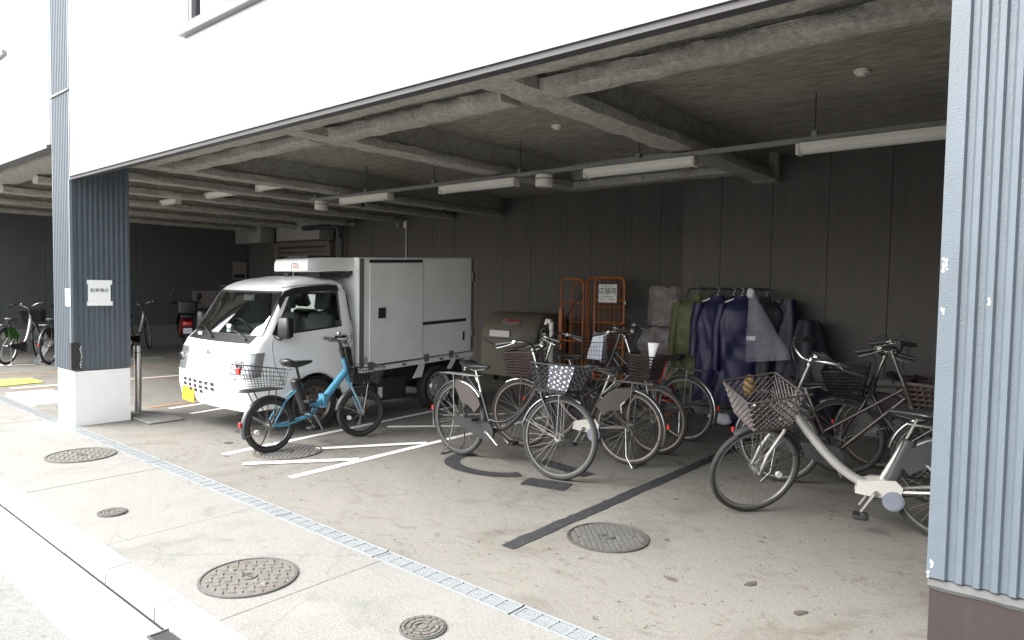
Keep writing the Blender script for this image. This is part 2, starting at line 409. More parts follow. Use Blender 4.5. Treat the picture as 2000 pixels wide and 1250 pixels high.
def text(body, size, mtx, m, name, parent=None, align='CENTER', depth=0.0006):
    cu = bpy.data.curves.new(name, 'FONT')
    cu.body = body; cu.size = size; cu.align_x = align; cu.align_y = 'CENTER'; cu.extrude = depth; cu.resolution_u = 3
    o = bpy.data.objects.new(name, cu); COL.objects.link(o)
    dg = bpy.context.evaluated_depsgraph_get()
    me = bpy.data.meshes.new_from_object(o.evaluated_get(dg))
    bpy.data.objects.remove(o)
    me.transform(mtx); me.materials.clear(); me.materials.append(m)
    for p in me.polygons: p.material_index = 0
    t = bpy.data.objects.new(name, me); COL.objects.link(t)
    if parent: t.parent = parent
    return t
def face_mtx(loc, xdir, updir):
    x = Vector(xdir).normalized(); u = Vector(updir).normalized(); z = x.cross(u)
    return Matrix(((x.x,u.x,z.x,loc[0]),(x.y,u.y,z.y,loc[1]),(x.z,u.z,z.z,loc[2]),(0,0,0,1)))

# ------------------------------------------------------------------ ground
def sheet(name, x0, x1, y0, y1, z, m, parent=None):
    b = MB(); b.poly([(x0,y0,z),(x1,y0,z),(x1,y1,z),(x0,y1,z)])
    return b.build(name, m, parent, smooth=0)
struct(sheet('ground', -600, 600, -600, 600, -0.09, M['ground']))
struct(sheet('road', -80, 60, -9, 1.0, -0.045, M['road']))
struct(sheet('garage_floor', -17.0, 4.0, 2.505, 9.4, 0.0, M['asphalt']))
pvr = bpy.data.objects.new('pavement', None); COL.objects.link(pvr); struct(pvr)
jx = [20,4,2.3,.75,-.75,-2.93,-4.27,-5.75,-7.2,-8.7,-10.2,-11.7,-13.2,-14.7,-16.2,-18,-40]
for i in range(len(jx)-1):
    pv = MB(); e = random.uniform(-.0015,.001)
    pv.box(jx[i+1]+.003, jx[i]-.003, 1.467, 2.385, -0.08, e)
    pv.build('pavement_slab', M['pavement'], pvr, smooth=0)
gt = MB(); gt.prism([(-60,1.0,-0.041),(-60,1.305,-0.055),(-60,1.305,-0.085),(-60,1.0,-0.085)], (90,0,0))
struct(gt.build('gutter', M['kerb'], smooth=0))
fills = MB(); fills.box(-60, 30, 1.305, 1.335, -0.088, -0.075); fills.box(-40, 20, 2.385, 2.505, -0.088, -0.07)
struct(fills.build('channel_bed', M['dark'], smooth=0))

kerb = thing('kerb', None, None); del kerb['label'], kerb['category']; struct(kerb)
kb = MB()
kb.loft([[(-0.296,0.002,-0.08),(-0.296,0.13,-0.08),(-0.296,0.13,0.003),(-0.296,0.02,0.0),(-0.296,0.004,-0.012)],
         [(0.296,0.002,-0.08),(0.296,0.13,-0.08),(0.296,0.13,0.003),(0.296,0.02,0.0),(0.296,0.004,-0.012)]], True, True)
k0 = kb.build('kerb_stone', M['kerb'], kerb, smooth=0)
kx = [-13.2+i*0.6 for i in range(22)]
for i, x in enumerate(kx):
    o = k0 if i == 0 else inst(k0, kerb)
    o.location = (x, 1.333+random.uniform(-.003,.003), random.uniform(-.003,.002))
# street gully beside the kerb
g = thing('street_gully', 'small black opening of a street gully beside the kerb at the bottom edge', 'gully', (-2.95,1.29,-0.05))
b = MB(); b.box(-0.16,0.16,-0.05,0.03,-0.02,0.001); b.build('gully_slot', M['dark'], g, smooth=0)
b = MB(); b.box(-0.17,-0.16,-0.055,0.035,-0.02,0.006); b.box(0.16,0.17,-0.055,0.035,-0.02,0.006); b.box(-0.17,0.17,-0.06,-0.05,-0.02,0.006); b.build('gully_frame', M['iron'], g, smooth=0)

# drain grating along the facade
dr = thing('drain_grating', 'long narrow galvanised drain grating between pavement and garage floor', 'drain grating', (0,2.445,0))
gs = MB()
L = 0.985
for y in (-0.053, 0.053): gs.box(-L/2, L/2, y-0.0055, y+0.0055, -0.02, 0.004)
nb = 11
for i in range(nb):
    x = -L/2+0.004+(L-0.008)*i/(nb-1); gs.box(x-0.006, x+0.006, -0.0475, 0.0475, -0.015, 0.002)
for y in (-0.0285, -0.0095, 0.0095, 0.0285): gs.box(-L/2, L/2, y-0.004, y+0.004, -0.012, 0.001)
s0 = gs.build('grate_section', M['galv'], dr, smooth=0)
for i in range(19):
    o = s0 if i == 0 else inst(s0, dr)
    o.location = (1.5-i*1.0, random.uniform(-.002,.002), 0); o.rotation_euler = (0,0,random.uniform(-.002,.002))

# floor markings
def strip(name, pts, w, z, m, jag=0.0):
    """painted band along a polyline"""
    b = MB(); P = [Vector((p[0],p[1],0)) for p in pts]
    Q = []
    for i in range(len(P)-1):
        n = max(1, int((P[i+1]-P[i]).length/0.06)) if jag else 1
        for k in range(n): Q.append(P[i].lerp(P[i+1], k/n))
    Q.append(P[-1]); Lp, Rp = [], []
    for i, p in enumerate(Q):
        d = (Q[min(i+1,len(Q)-1)]-Q[max(i-1,0)]).normalized(); nn = Vector((-d.y,d.x,0))
        Lp.append(p+nn*(w/2+random.uniform(-jag,jag))); Rp.append(p-nn*(w/2+random.uniform(-jag,jag)))
    vs = [(p.x,p.y,z) for p in Lp]+[(p.x,p.y,z) for p in Rp]; n = len(Q)
    b.add(vs, [(i, n+i, n+i+1, i+1) for i in range(n-1)])
    o = b.build(name, m, smooth=0)
    return struct(o)
WL = M['white_line']
strip('bay_line', [(-4.735,2.95),(-4.84,5.2),(-4.86,6.6)], 0.075, 0.004, WL, 0.003)
strip('bay_line', [(-5.80,2.95),(-6.04,5.6),(-6.1,6.2)], 0.075, 0.004, WL, 0.003)
strip('hatch_line', [(-5.37,2.90),(-4.80,3.66)], 0.085, 0.008, WL, 0.003)
strip('hatch_line', [(-5.40,3.62),(-4.84,4.50)], 0.085, 0.008, WL, 0.003)
strip('hatch_line', [(-5.70,4.72),(-5.15,5.32)], 0.085, 0.008, WL, 0.003)
strip('hatch_line', [(-5.75,5.6),(-5.3,6.2)], 0.085, 0.008, WL, 0.003)
strip('bay_line', [(-8.40,3.60),(-8.75,6.2)], 0.075, 0.004, WL, 0.003)
strip('bay_line', [(-7.90,3.62),(-8.05,4.5)], 0.075, 0.004, WL, 0.003)
strip('orange_line', [(-8.62,3.40),(-8.85,7.2)], 0.06, 0.005, M['orange_line'], 0.004)
strip('orange_line', [(-11.35,2.75),(-11.2,5.2),(-11.15,7.5)], 0.07, 0.005, M['orange_line'], 0.004)
strip('orange_line', [(-13.05,2.8),(-12.9,5.6),(-12.88,7.5)], 0.07, 0.005, M['orange_line'], 0.004)
strip('bay_line', [(-11.45,2.75),(-11.3,5.2)], 0.06, 0.004, WL, 0.003)
strip('bay_line', [(-14.6,3.2),(-14.45,4.3),(-14.3,6)], 0.06, 0.004, WL, 0.003)
strip('bay_line', [(-10.72,2.55),(-10.55,3.4)], 0.10, 0.004, WL, 0.003)
BL = M['black_line']
strip('black_band', [(-2.54,3.0),(-2.55,6.0),(-2.56,7.6)], 0.10, 0.004, BL, 0.007)
arc = [(-3.86+0.40*math.cos(t)*1.0, 4.36+0.30*math.sin(t)) for t in [math.radians(150+i*12) for i in range(17)]]
strip('black_letter_patch', arc, 0.13, 0.005, BL, 0.006)
strip('black_letter_patch', [(-3.33,4.14),(-2.98,4.24)], 0.20, 0.006, BL, 0.006)
strip('black_letter_patch', [(-3.62,4.72),(-3.05,4.62)], 0.16, 0.005, BL, 0.006)
# oil drips on the floor, soft-edged flat stains
st = MB()
for (x, y, r) in [(-1.28,3.48,.035),(-0.98,3.32,.026),(-0.75,2.72,.03),(-1.9,3.75,.018),(-1.33,3.75,.02),(-3.9,3.7,.02),(-6.2,3.2,.07),(-6.6,3.5,.05)]:
    n = 22; a_ = random.uniform(0,PI); ex = random.uniform(1.0,2.0); r *= random.uniform(.4,.8)
    q = [(r*ex*(1+.6*noise.noise((x*9,math.cos(2*PI*k/n)*1.7,math.sin(2*PI*k/n)*1.7+y*5)))*math.cos(2*PI*k/n), r*(1+.6*noise.noise((y*7,math.cos(2*PI*k/n)*1.7,math.sin(2*PI*k/n)*1.7)))*math.sin(2*PI*k/n)) for k in range(n)]
    st.poly([(x+u*math.cos(a_)-v*math.sin(a_), y+u*math.sin(a_)+v*math.cos(a_), 0.0045) for u, v in q])
struct(st.build('oil_stain', mat('oil stain', (0.055,0.048,0.04), 0.85, var=0.4, scale=30), smooth=0))

# loose boards on the ground left of the pillar
def board(name, pts, h, m, label):
    b = MB(); b.prism([(x,y,0.0) for x, y in pts], (0,0,h)); o = b.build(name, m, smooth=0)
    return tag(o, label, 'board')
board('board', [(-12.55,2.75),(-12.42,3.25),(-11.78,3.25),(-11.72,2.6)], 0.015, M['yellow_board'], 'yellow flat board lying on the garage floor left of the blue pillar')
board('board', [(-10.8,2.55),(-10.75,3.05),(-9.55,2.98),(-9.62,2.55)], 0.035, M['white_board'], 'cream flat board lying on the floor close beside the blue pillar')

# manhole covers
def manhole(x, y, r, style, label, m=None, rot=0.0):
    m = m or M['iron']
    t = thing('manhole_cover', label, 'manhole cover', (x,y,0.0), (0,0,rot), 'manhole and utility covers in the ground')
    b = MB(); b.lathe([(r*1.0,0.0),(r*1.0,0.009),(r*0.945,0.010),(r*0.94,0.003)], (0,0,0), n=48); b.build('rim_ring', M['iron_worn'] if style != 'grid' else m, t)
    b = MB(); b.disc((0,0,0.0045), r*0.935, n=48); b.build('cover_plate', m, t, smooth=0)
    b = MB()
    def blk(px, py, sx, sy, a, h=0.011):
        c, s_ = math.cos(a), math.sin(a)
        q = [(px+u*sx*c-v*sy*s_, py+u*sx*s_+v*sy*c) for u, v in ((-1,-1),(1,-1),(1,1),(-1,1))]
        q2 = [(px+u*sx*.75*c-v*sy*.75*s_, py+u*sx*.75*s_+v*sy*.75*c) for u, v in ((-1,-1),(1,-1),(1,1),(-1,1))]
        b.add([(p[0],p[1],0.0045) for p in q]+[(p[0],p[1],h) for p in q2], [(4,5,6,7),(0,1,5,4),(1,2,6,5),(2,3,7,6),(3,0,4,7)])
    if style in ('grid', 'bump'):
        p = r/7.5
        n = int(r/p)+1
        for i in range(-n, n+1):
            for j in range(-n, n+1):
                px, py = i*p, j*p
                d = math.hypot(px, py)
                if d > r*0.87 or d < r*0.2: continue
                if abs(abs(px)-r*0.55) < r*0.12 and abs(py) < r*0.08: continue
                if style == 'grid': blk(px, py, p*0.42, p*0.36, 0)
                elif (i+j) % 2 == 0: blk(px, py, p*0.55, p*0.22, PI/4 if i % 2 else -PI/4, 0.010)
        for sx in (-1, 1): blk(sx*r*0.55, 0, r*0.07, r*0.05, 0, 0.012)
        b.lathe([(r*0.17,0.0045),(r*0.17,0.011),(r*0.13,0.011),(r*0.13,0.006)], (0,0,0), n=20)
        for k in range(3): blk((k-1)*r*0.07, 0, r*0.022, r*0.045, 0, 0.011)
    elif style == 'radial':
        for q0, q1, n in ((0.78,0.90,16),(0.52,0.70,10),(0.30,0.45,6)):
            for k in range(n):
                a0 = 2*PI*(k+.08)/n; a1 = 2*PI*(k+.92)/n
                vs = [(r*q*math.cos(a), r*q*math.sin(a), z) for z in (0.0045,0.012) for q, a in ((q0,a0),(q1,a0),(q1,(a0+a1)/2),(q1,a1),(q0,a1),(q0,(a0+a1)/2))]
                b.add(vs, [tuple(range(6,12))]+[(i,(i+1)%6,6+(i+1)%6,6+i) for i in range(6)])
        b.lathe([(0.0005,0.011),(r*0.2,0.011),(r*0.2,0.0045)], (0,0,0), n=20)
    o = b.build('tread_relief', M['iron_light'] if m is M['iron_light'] else M['iron_worn'], t, smooth=0); o['kind'] = 'stuff'
    return t
manhole(-2.19, 3.54, 0.25, 'grid', 'round iron manhole cover with a square grid tread beside the long black band', rot=0.75)
manhole(-3.26, 1.79, 0.245, 'bump', 'large round manhole cover with two lift slots on the pavement near the kerb', M['iron_light'], rot=0.1)
manhole(-2.20, 2.03, 0.105, 'radial', 'small round cover with spoke pattern on the pavement at the bottom edge', M['iron_light'], rot=0.4)
manhole(-5.50, 3.40, 0.30, 'grid', 'rusty manhole cover under the rear wheel of the blue folding bicycle', M['iron_rust'], rot=0.75)
manhole(-6.65, 2.10, 0.27, 'bump', 'flat grey manhole cover on the pavement in front of the blue pillar', M['iron_light'], rot=0.2)
manhole(-4.84, 1.705, 0.088, 'radial', 'smallest round cover alone in the middle of the pavement', M['iron_light'], rot=0.1)

# ------------------------------------------------------------------ building
bd = thing('building', 'white building front with a grey edged opening over the open garage', 'building')
b = MB()
b.box(-7.975, 4.0, 2.46, 2.505, 2.61, 3.47)
b.box(-7.975, -5.38, 2.46, 2.56, 3.47, 7.0); b.box(-1.6, 4.0, 2.46, 2.56, 3.47, 7.0); b.box(-5.38, -1.6, 2.46, 2.56, 4.7, 7.0)
b.build('facade_wall', M['wall_white'], bd, smooth=0)
b = MB()
b.box(-20.0, -8.66, 2.47, 2.56, 2.99, 4.30)
b.box(-20.0, -13.2, 2.47, 2.56, 4.30, 7.0); b.box(-10.2, -8.66, 2.47, 2.56, 4.30, 7.0); b.box(-13.2, -10.2, 2.47, 2.56, 5.9, 7.0)
b.build('facade_wall', M['wall_white'], bd, smooth=0)
b = MB(); b.box(-20.0, -8.66, 2.445, 2.58, 2.945, 2.987); b.build('edge_trim', M['trim_grey'], bd, smooth=0)
b = MB(); b.box(-7.975, 4.0, 2.44, 2.51, 2.575, 2.607); b.build('edge_trim', M['trim_grey'], bd, smooth=0)
b = MB(); b.box(-7.975, 4.0, 2.452, 2.515, 2.545, 2.572); b.build('soffit_trim', M['trim_dark'], bd, smooth=0)
b = MB()
for x in (-4.9, -3.2, -1.7): b.box(x-.0015, x+.0015, 2.4375, 2.44, 2.575, 2.607)
b.build('trim_joint', M['wall_white'], bd, smooth=0)
b = MB(); b.box(-9.36,-9.354,2.466,2.471,4.30,4.5); b.box(-9.36,-8.66,2.466,2.471,4.25,4.256); b.box(-20,-9.36,2.466,2.471,4.05,4.055); b.build('panel_joint', M['trim_grey'], bd, smooth=0)
def window(x0, x1, z0, z1, bars, yy):
    f = MB()
    w = 0.05
    f.box(x0, x1, yy-0.03, yy+0.04, z0, z0+w); f.box(x0, x1, yy-0.03, yy+0.04, z1-w, z1)
    f.box(x0, x0+w, yy-0.03, yy+0.04, z0+w, z1-w); f.box(x1-w, x1, yy-0.03, yy+0.04, z0+w, z1-w)
    for q in bars: f.box(q-0.025, q+0.025, yy-0.028, yy+0.038, z0+w, z1-w)
    fo = f.build('window', M['trim_grey'], bd, smooth=0)
    xs = [x0+w]+list(bars)+[x1-w]
    for i in range(len(xs)-1):
        p = MB(); p.box(xs[i]+.026*(i > 0), xs[i+1]-.026*(i < len(xs)-2), yy+0.005, yy+0.011, z0+w, z1-w); p.build('pane', M['wglass'], fo, smooth=0)
    return fo
w1 = window(-5.38, -1.6, 3.47, 4.7, (-4.83,-3.4,-2.5), 2.50)
p = MB(); p.box(-5.42, -1.55, 2.40, 2.49, 3.40, 3.475); p.build('sill', M['sill'], w1, smooth=0)
w2 = window(-13.2, -10.2, 4.30, 5.9, (-11.7,), 2.50)
p = MB(); p.box(-13.24, -10.16, 2.42, 2.49, 4.24, 4.295); p.build('sill', M['trim_grey'], w2, smooth=0)
b = MB(); b.box(-13.1,-10.3,2.75,2.77,4.2,6.0); b.box(-5.3,-1.7,2.75,2.77,3.4,4.8); b.build('room_blind', M['cab_in'], bd, smooth=0)

# ceiling and fireproofed beams
ce = thing('ceiling', 'sprayed grey garage ceiling with rough coated steel beams', 'ceiling')
b = MB(); b.box(-20.0, 4.0, 2.57, 9.6, 3.10, 3.30); b.build('ceiling_slab', M['slab'], ce, smooth=0)
def beam(p0, p1, w, zb, lumps=0.013):
    """coated I-beam: lumpy bottom flange under a narrower web"""
    d = Vector((p1[0]-p0[0], p1[1]-p0[1], 0)); Ln = d.length; d.normalize(); nn = Vector((-d.y, d.x, 0))
    n = max(4, int(Ln/0.07)); rings = []
    sec = [(-.5*w,.085),(-.52*w,.045),(-.48*w,.008),(-.25*w,0),(0,-.003),(.25*w,0),(.48*w,.008),(.52*w,.045),(.5*w,.085),(.24*w,.115),(.2*w,.20),(.22*w,.33),(-.22*w,.33),(-.2*w,.20),(-.24*w,.115)]
    for i in range(n+1):
        s_ = Ln*i/n; c = Vector((p0[0],p0[1],0))+d*s_; rg = []
        for k, (a, h) in enumerate(sec):
            q = c+nn*a; jx = noise.noise((q.x*5.1,q.y*5.1,k*1.7))*lumps*1.3; jz = noise.noise((q.x*6.3+9,q.y*6.3,k*2.3))*lumps
            rg.append((q.x+nn.x*jx, q.y+nn.y*jx, zb+h+jz))
        rings.append(rg)
    m = MB(); m.loft(rings, True, True)
    return m.build('beam', M['spray'], ce, smooth=50)
ZB = 2.78
fb = MB()   # edge beam behind the fascia
n = 170; rings = []
for i in range(n+1):
    x = -8.0+11.5*i/n; rg = []
    for k, (y, z) in enumerate([(2.62,2.85),(2.64,2.77),(2.80,2.755),(2.95,2.755),(3.10,2.755),(3.19,2.765),(3.215,2.80),(3.21,2.85),(3.10,2.89),(3.07,3.0),(3.08,3.12),(2.62,3.12)]):
        j = noise.noise((x*5, y*7, k*1.9)); rg.append((x, y+j*.012, z+noise.noise((x*6+4,y*5,k*2.1))*.007))
    rings.append(rg)
fb.loft(rings, True, True); fb.build('beam', M['spray'], ce, smooth=50)
fb = MB(); rings = []
for i in range(121):
    x = -20.0+11.4*i/120; rg = []
    for k, (y, z) in enumerate([(2.62,3.0),(2.64,2.93),(2.80,2.92),(2.95,2.92),(3.05,2.93),(3.07,2.98),(3.05,3.12),(2.62,3.12)]):
        rg.append((x, y+noise.noise((x*5,y*7,k*1.9))*.016, z+noise.noise((x*6+4,y*5,k*2.1))*.012))
    rings.append(rg)
fb.loft(rings, True, True); fb.build('beam', M['spray'], ce, smooth=50)
beam((-2.885,3.2), (-2.885,8.0), 0.27, ZB)
beam((-5.17,3.2), (-5.17,7.25), 0.25, ZB)
beam((-8.05,3.0), (-8.12,9.2), 0.25, ZB)
for x in (-9.35, -10.75, -12.35, -14.1, -15.9): beam((x,2.9), (x,9.2), 0.22, ZB+0.02)
beam((-2.72,3.57), (3.2,3.57), 0.21, ZB-.02)
beam((-5.0,3.57), (-3.05,3.57), 0.21, ZB-.02)
beam((-7.95,3.57), (-5.32,3.57), 0.20, ZB)
beam((-5.2,7.25), (-3.0,7.25), 0.22, ZB)
b = MB(); b.rbox(-3.03,-2.74,7.82,7.99,2.77,3.1,.02); b.build('beam_end', M['spray'], ce)

# walls
def panel_wall(name, label, y, x0, x1, pitch, z1, off, m, plinth=0.0):
    t = thing(name, label, 'wall', (0,y,0))
    b = MB(); b.box(x0, x1, 0.03, 0.15, 0, z1); b.build('wall_core', M['dark'], t, smooth=0)
    x = off
    while x > x0: x -= pitch
    pm = MB(); w = pitch-0.006; pm.box(0, w, 0, 0.03, plinth, z1)
    src = None
    while x < x1-0.01:
        a, c = max(x, x0), min(x+pitch-0.006, x1)
        if a == x and abs(c-x-pitch+0.006) < 1e-6:
            if src is None: src = pm.build('wall_panel', m, t, smooth=0); o = src
            else: o = inst(src, t)
            o.location = (x, random.uniform(-.002,.0015), 0)
        elif c-a > 0.02:
            e = MB(); e.box(a, c, 0, 0.03, plinth, z1); e.build('wall_panel', m, t, smooth=0)
        x += pitch
    if plinth:
        e = MB(); e.box(x0, x1, -0.03, 0.028, 0, plinth); e.build('plinth', M['concrete'], t, smooth=0)
    return t
panel_wall('back_wall', 'dark grey panelled back wall behind the clothes rack', 8.0, -3.94, 3.0, 0.613, 3.1, -3.443, M['wall_dark'], 0.61)
panel_wall('back_wall', 'recessed dark grey panelled wall behind the truck and orange carts', 9.3, -12.45, -3.9, 0.62, 3.1, -8.045, M['wall_dark'])
b = MB(); b.box(-3.94, -3.86, 8.16, 9.3, 0, 3.1); o = b.build('return_wall', M['wall_dark'], smooth=0); tag(o, 'short return wall between the two dark panelled back walls', 'wall')
b = MB(); b.box(-16.995, -12.46, 9.35, 9.5, 0, 3.1); o = b.build('shutter_wall', M['wall_dark'], smooth=0); tag(o, 'dark wall around the roller shutter in the far corner', 'wall')
ew = thing('end_wall', 'far end wall of the garage, dark blue grey above a pale concrete plinth', 'wall', (-17.0,0,0))
for i, y in enumerate([0.2+k*0.91 for k in range(11)]):
    b = MB(); b.box(-0.15, random.uniform(-.002,.0), y, y+0.904, 0.5, 3.1); b.build('wall_panel', M['wall_blue'], ew, smooth=0)
b = MB(); b.box(-0.15, 0.03, 0.2, 9.34, 0, 0.498); b.build('plinth', M['concrete'], ew, smooth=0)
b = MB(); b.box(0.75, 0.9, 2.6, 8.0, 0, 3.1); o = b.build('dimming_wall', M['wall_dark'], smooth=0); tag(o, 'unseen dark wall added behind the near blue pillar to keep the garage dim', 'wall')  # out of view, added to close the right side and darken the interior
# roller shutter and duct boxes
sh = thing('roller_shutter', 'grey brown roller shutter in the far back corner behind the truck', 'shutter', (0,9.25,0))
b = MB(); b.box(-15.55,-15.35,-0.02,0.08,0,2.42); b.box(-13.35,-13.2,-0.02,0.08,0,2.42); b.box(-15.55,-13.2,-0.05,0.08,2.42,2.52); b.build('shutter_frame', M['shutter'], sh, smooth=0)
sl = MB(); sl.prism([(-15.345,0.03,0),(-15.345,0.005,0.02),(-15.345,0.005,0.085),(-15.345,0.03,0.105)], (1.99,0,0)); s0 = sl.build('slat', M['shutter'], sh, smooth=0)
for i in range(22):
    o = s0 if i == 0 else inst(s0, sh)
    o.location = (0,0,0.02+i*0.108)
def dbox(x0, x1, z0, z1, label):
    b = MB(); b.rbox(x0, x1, 8.9, 9.3, z0, z1, .015); o = b.build('duct_box', M['duct'], smooth=30); tag(o, label, 'duct box', 'duct boxes above the shutter')
dbox(-16.85, -15.62, 2.53, 3.09, 'left pale grey duct box above the dark corner, left of the shutter')
dbox(-14.9, -13.15, 2.54, 3.09, 'wider pale grey duct box right above the roller shutter')

# corrugated pillars
def corr(path, pitch, d, flat0, flat1):
    """trapezoid profile along +u from 0 to path; returns (u, depth) points"""
    pts = [(0,0),(flat0,0)]; u = flat0
    while u+pitch <= path-flat1+1e-6:
        pts += [(u+pitch*.16,-d),(u+pitch*.5,-d),(u+pitch*.66,0),(u+pitch,0)]; u += pitch
    pts += [(path,0)]
    return pts
pl = thing('pillar', 'slate blue corrugated pillar with white base at the left, notices taped on', 'pillar', (-8.0,2.46,0), group='corrugated garage pillars')
for (z0, z1, ins) in ((0.585,3.45,0.0),(3.475,7.2,0.0)):
    b = MB()
    fr = [(-u, -dd) for u, dd in corr(0.55, 0.05, 0.011, 0.04, 0.01)]
    sd = [(dd, u) for u, dd in corr(0.56, 0.05, 0.011, 0.05, 0.01)] if z0 < 1 else [(0,0),(0,0.09)]
    prof = list(reversed(fr)) + sd[1:]
    if z0 < 1: prof2 = prof+[(-0.55,0.56)]
    else: prof2 = prof+[(-0.55,0.09)]
    b.loft([[(x,y,z0) for x, y in prof2],[(x,y,z1) for x, y in prof2]], True, True)
    b.build('siding', M['siding'], pl, smooth=0)
b = MB(); b.box(-0.545,0.006,-0.012,0.085,3.452,3.472); b.build('joint_flashing', M['trim_grey'], pl, smooth=0)
b = MB(); b.box(-0.52,-0.012,0.02,0.56,0.0,0.575); b.build('base', M['base_white'], pl, smooth=0)
b = MB(); b.box(-0.008,0.012,-0.014,0.012,0.60,2.55); b.build('corner_trim', mat('pale blue trim',(0.15,0.18,0.20),0.45), pl, smooth=0)
# scuffed black tape round the corner
b = MB()
for (z0, z1, x, y) in ((0.60,0.88,0.003,0.003),):
    n = 7
    vs = [];
    for i in range(n+1):
        z = z0+(z1-z0)*i/n; j = noise.noise((i*3.1,1,2))*.012
        vs += [(-0.035+j,-0.016,z),(0.0142,-0.016,z),(0.0142,0.065+j*.8,z)]
    b.add(vs, [f for i in range(n) for f in ((i*3,i*3+1,i*3+4,i*3+3),(i*3+1,i*3+2,i*3+5,i*3+4))])
o = b.build('guard_tape', M['black'], pl, smooth=0)
b = MB()
for i in range(9):
    z = 0.615+i*.026; w = random.uniform(.004,.012); y = 0.066+random.uniform(-.004,.01); b.poly([(0.0148,y,z),(0.0148,y+w,z+.004),(0.0148,y+w*.7,z+.02),(0.0148,y-.002,z+.016)])
b.build('paint_chip', M['base_white'], pl, smooth=0)

pr = thing('pillar', 'slate blue corrugated pillar with brown base, cut off by the right edge', 'pillar', (-0.345,2.4,0), group='corrugated garage pillars')
b = MB()
prof = [(u, -dd) for u, dd in corr(1.05, 0.0437, 0.0125, 0.047, 0.02)]
prof = [(0.0,0.55)]+prof+[(1.05,0.55)]
b.loft([[(x,y,0.655) for x, y in prof],[(x,y,7.2) for x, y in prof]], True, True)
b.build('siding', M['siding'], pr, smooth=0)
b = MB(); n = 60
rg = lambda dz, dy: [(0.004+1.04*i/n, 0.012+dy+noise.noise((i*.7,dz*50,1))*.003, 0.63+dz+noise.noise((i*.5,3,dz*40))*.003) for i in range(n+1)]
b.loft([rg(.026,.02), rg(.018,-.004), rg(.0,-.010), rg(-.012,-.004), rg(-.014,.02)], closed=False); b.build('mortar_seal', M['mortar'], pr)
b = MB(); b.box(0.008,1.04,0.012,0.54,0.0,0.62); b.build('base', M['base_brown'], pr, smooth=0)
b = MB()
for (cx, cz, s_, n) in ((0.012,1.60,.03,16),(0.012,1.47,.012,9),(0.012,0.70,.012,6),(0.003,0.665,.010,4),(0.125,1.5,.008,4)):
    for i in range(n):
        x = max(.002, cx+random.uniform(-.35,.35)*s_*.8); z = cz+random.uniform(-1,1)*s_; w = random.uniform(.0015,.004)
        b.poly([(x-w*.6,-.0006,z-w),(x+w*.6,-.0006,z-w*.8),(x+w*.8,-.0006,z+w*1.4),(x-w*.5,-.0006,z+w)])
b.build('paint_chip', M['base_white'], pr, smooth=0)

# notices on the left pillar
no = thing('paper_notice', 'white paper notice with black characters taped to the dark side of the pillar', 'notice', (-7.998,2.61,1.395))
b = MB(); b.box(0.0005,0.003,0.0,0.215,-0.135,0.135); b.build('sheet', M['paper'], no, smooth=0)
b = MB()
for (y, z) in ((-0.01,0.09),(0.185,0.09),(-0.012,-0.135),(0.19,-0.135)): b.box(0.003,0.004,y,y+0.045,z,z+0.045)
b.build('tape', M['paper'], no, smooth=0)
text('駐車場は', 0.044, face_mtx((0.0045,0.1075,0.025), (0,1,0), (0,0,1)), M['ink'], 'lettering', no)
b = MB(); b.box(0.003,0.0034,0.03,0.08,-0.092,-0.088); b.build('print_line', M['cream'], no, smooth=0)
no = thing('paper_notice', 'small plain white sticker on the street face of the left pillar', 'notice', (-8.06,2.457,1.345))
b = MB(); b.box(-0.11,0.045,-0.004,0.0,-0.09,0.09); b.build('sheet', M['paper'], no, smooth=0)

# bollard
bo = thing('bollard', 'short stainless steel bollard beside the white base of the left pillar', 'bollard', (-8.33,3.22,0))
b = MB(); b.lathe([(0.038,0.02),(0.038,0.775),(0.036,0.785),(0.0005,0.787)], (0,0,0), n=28); b.build('post', M['steel'], bo)
b = MB(); b.lathe([(0.0395,0.70),(0.0395,0.715)], (0,0,0), n=28); b.box(0.0,0.016,-0.046,-0.036,0.64,0.69); b.build('lock_band', M['chrome'], bo)
b = MB(); b.rbox(-0.35,0.75,-0.18,0.2,0.0,0.022,.02); b.build('footing', M['concrete'], bo)

# ------------------------------------------------------------------ ceiling services
def rail_run(x0, x1, y, z, rods, label):
    t = thing('lighting_rail', label, 'rail', (0,y,z), group='suspended lighting rails')
    b = MB(); b.box(x0, x1, -0.02, 0.02, 0, 0.042); b.build('channel', M['rail'], t, smooth=0)
    for x in rods:
        b = MB(); b.cyl((x,0,0.04),(x,0,3.1-z),0.005,n=6); b.build('hanger_rod', M['trim_dark'], t)
        b = MB(); b.box(x-0.02,x+0.02,-0.026,0.026,0.03,0.085); b.build('hanger_clip', M['rail'], t, smooth=0)
    return t
rail_run(-8.7, 0.7, 5.74, 2.715, (-8.55,-7.4,-6.1,-4.75,-3.3,-1.72,-0.4), 'long grey steel rail hanging from the ceiling and carrying the front row of lamps')
rail_run(-13.6, -8.3, 5.17, 2.925, (-12.9,-11.7,-10.9,-9.7,-8.7), 'shorter grey rail in the far left part carrying the second row of lamps')
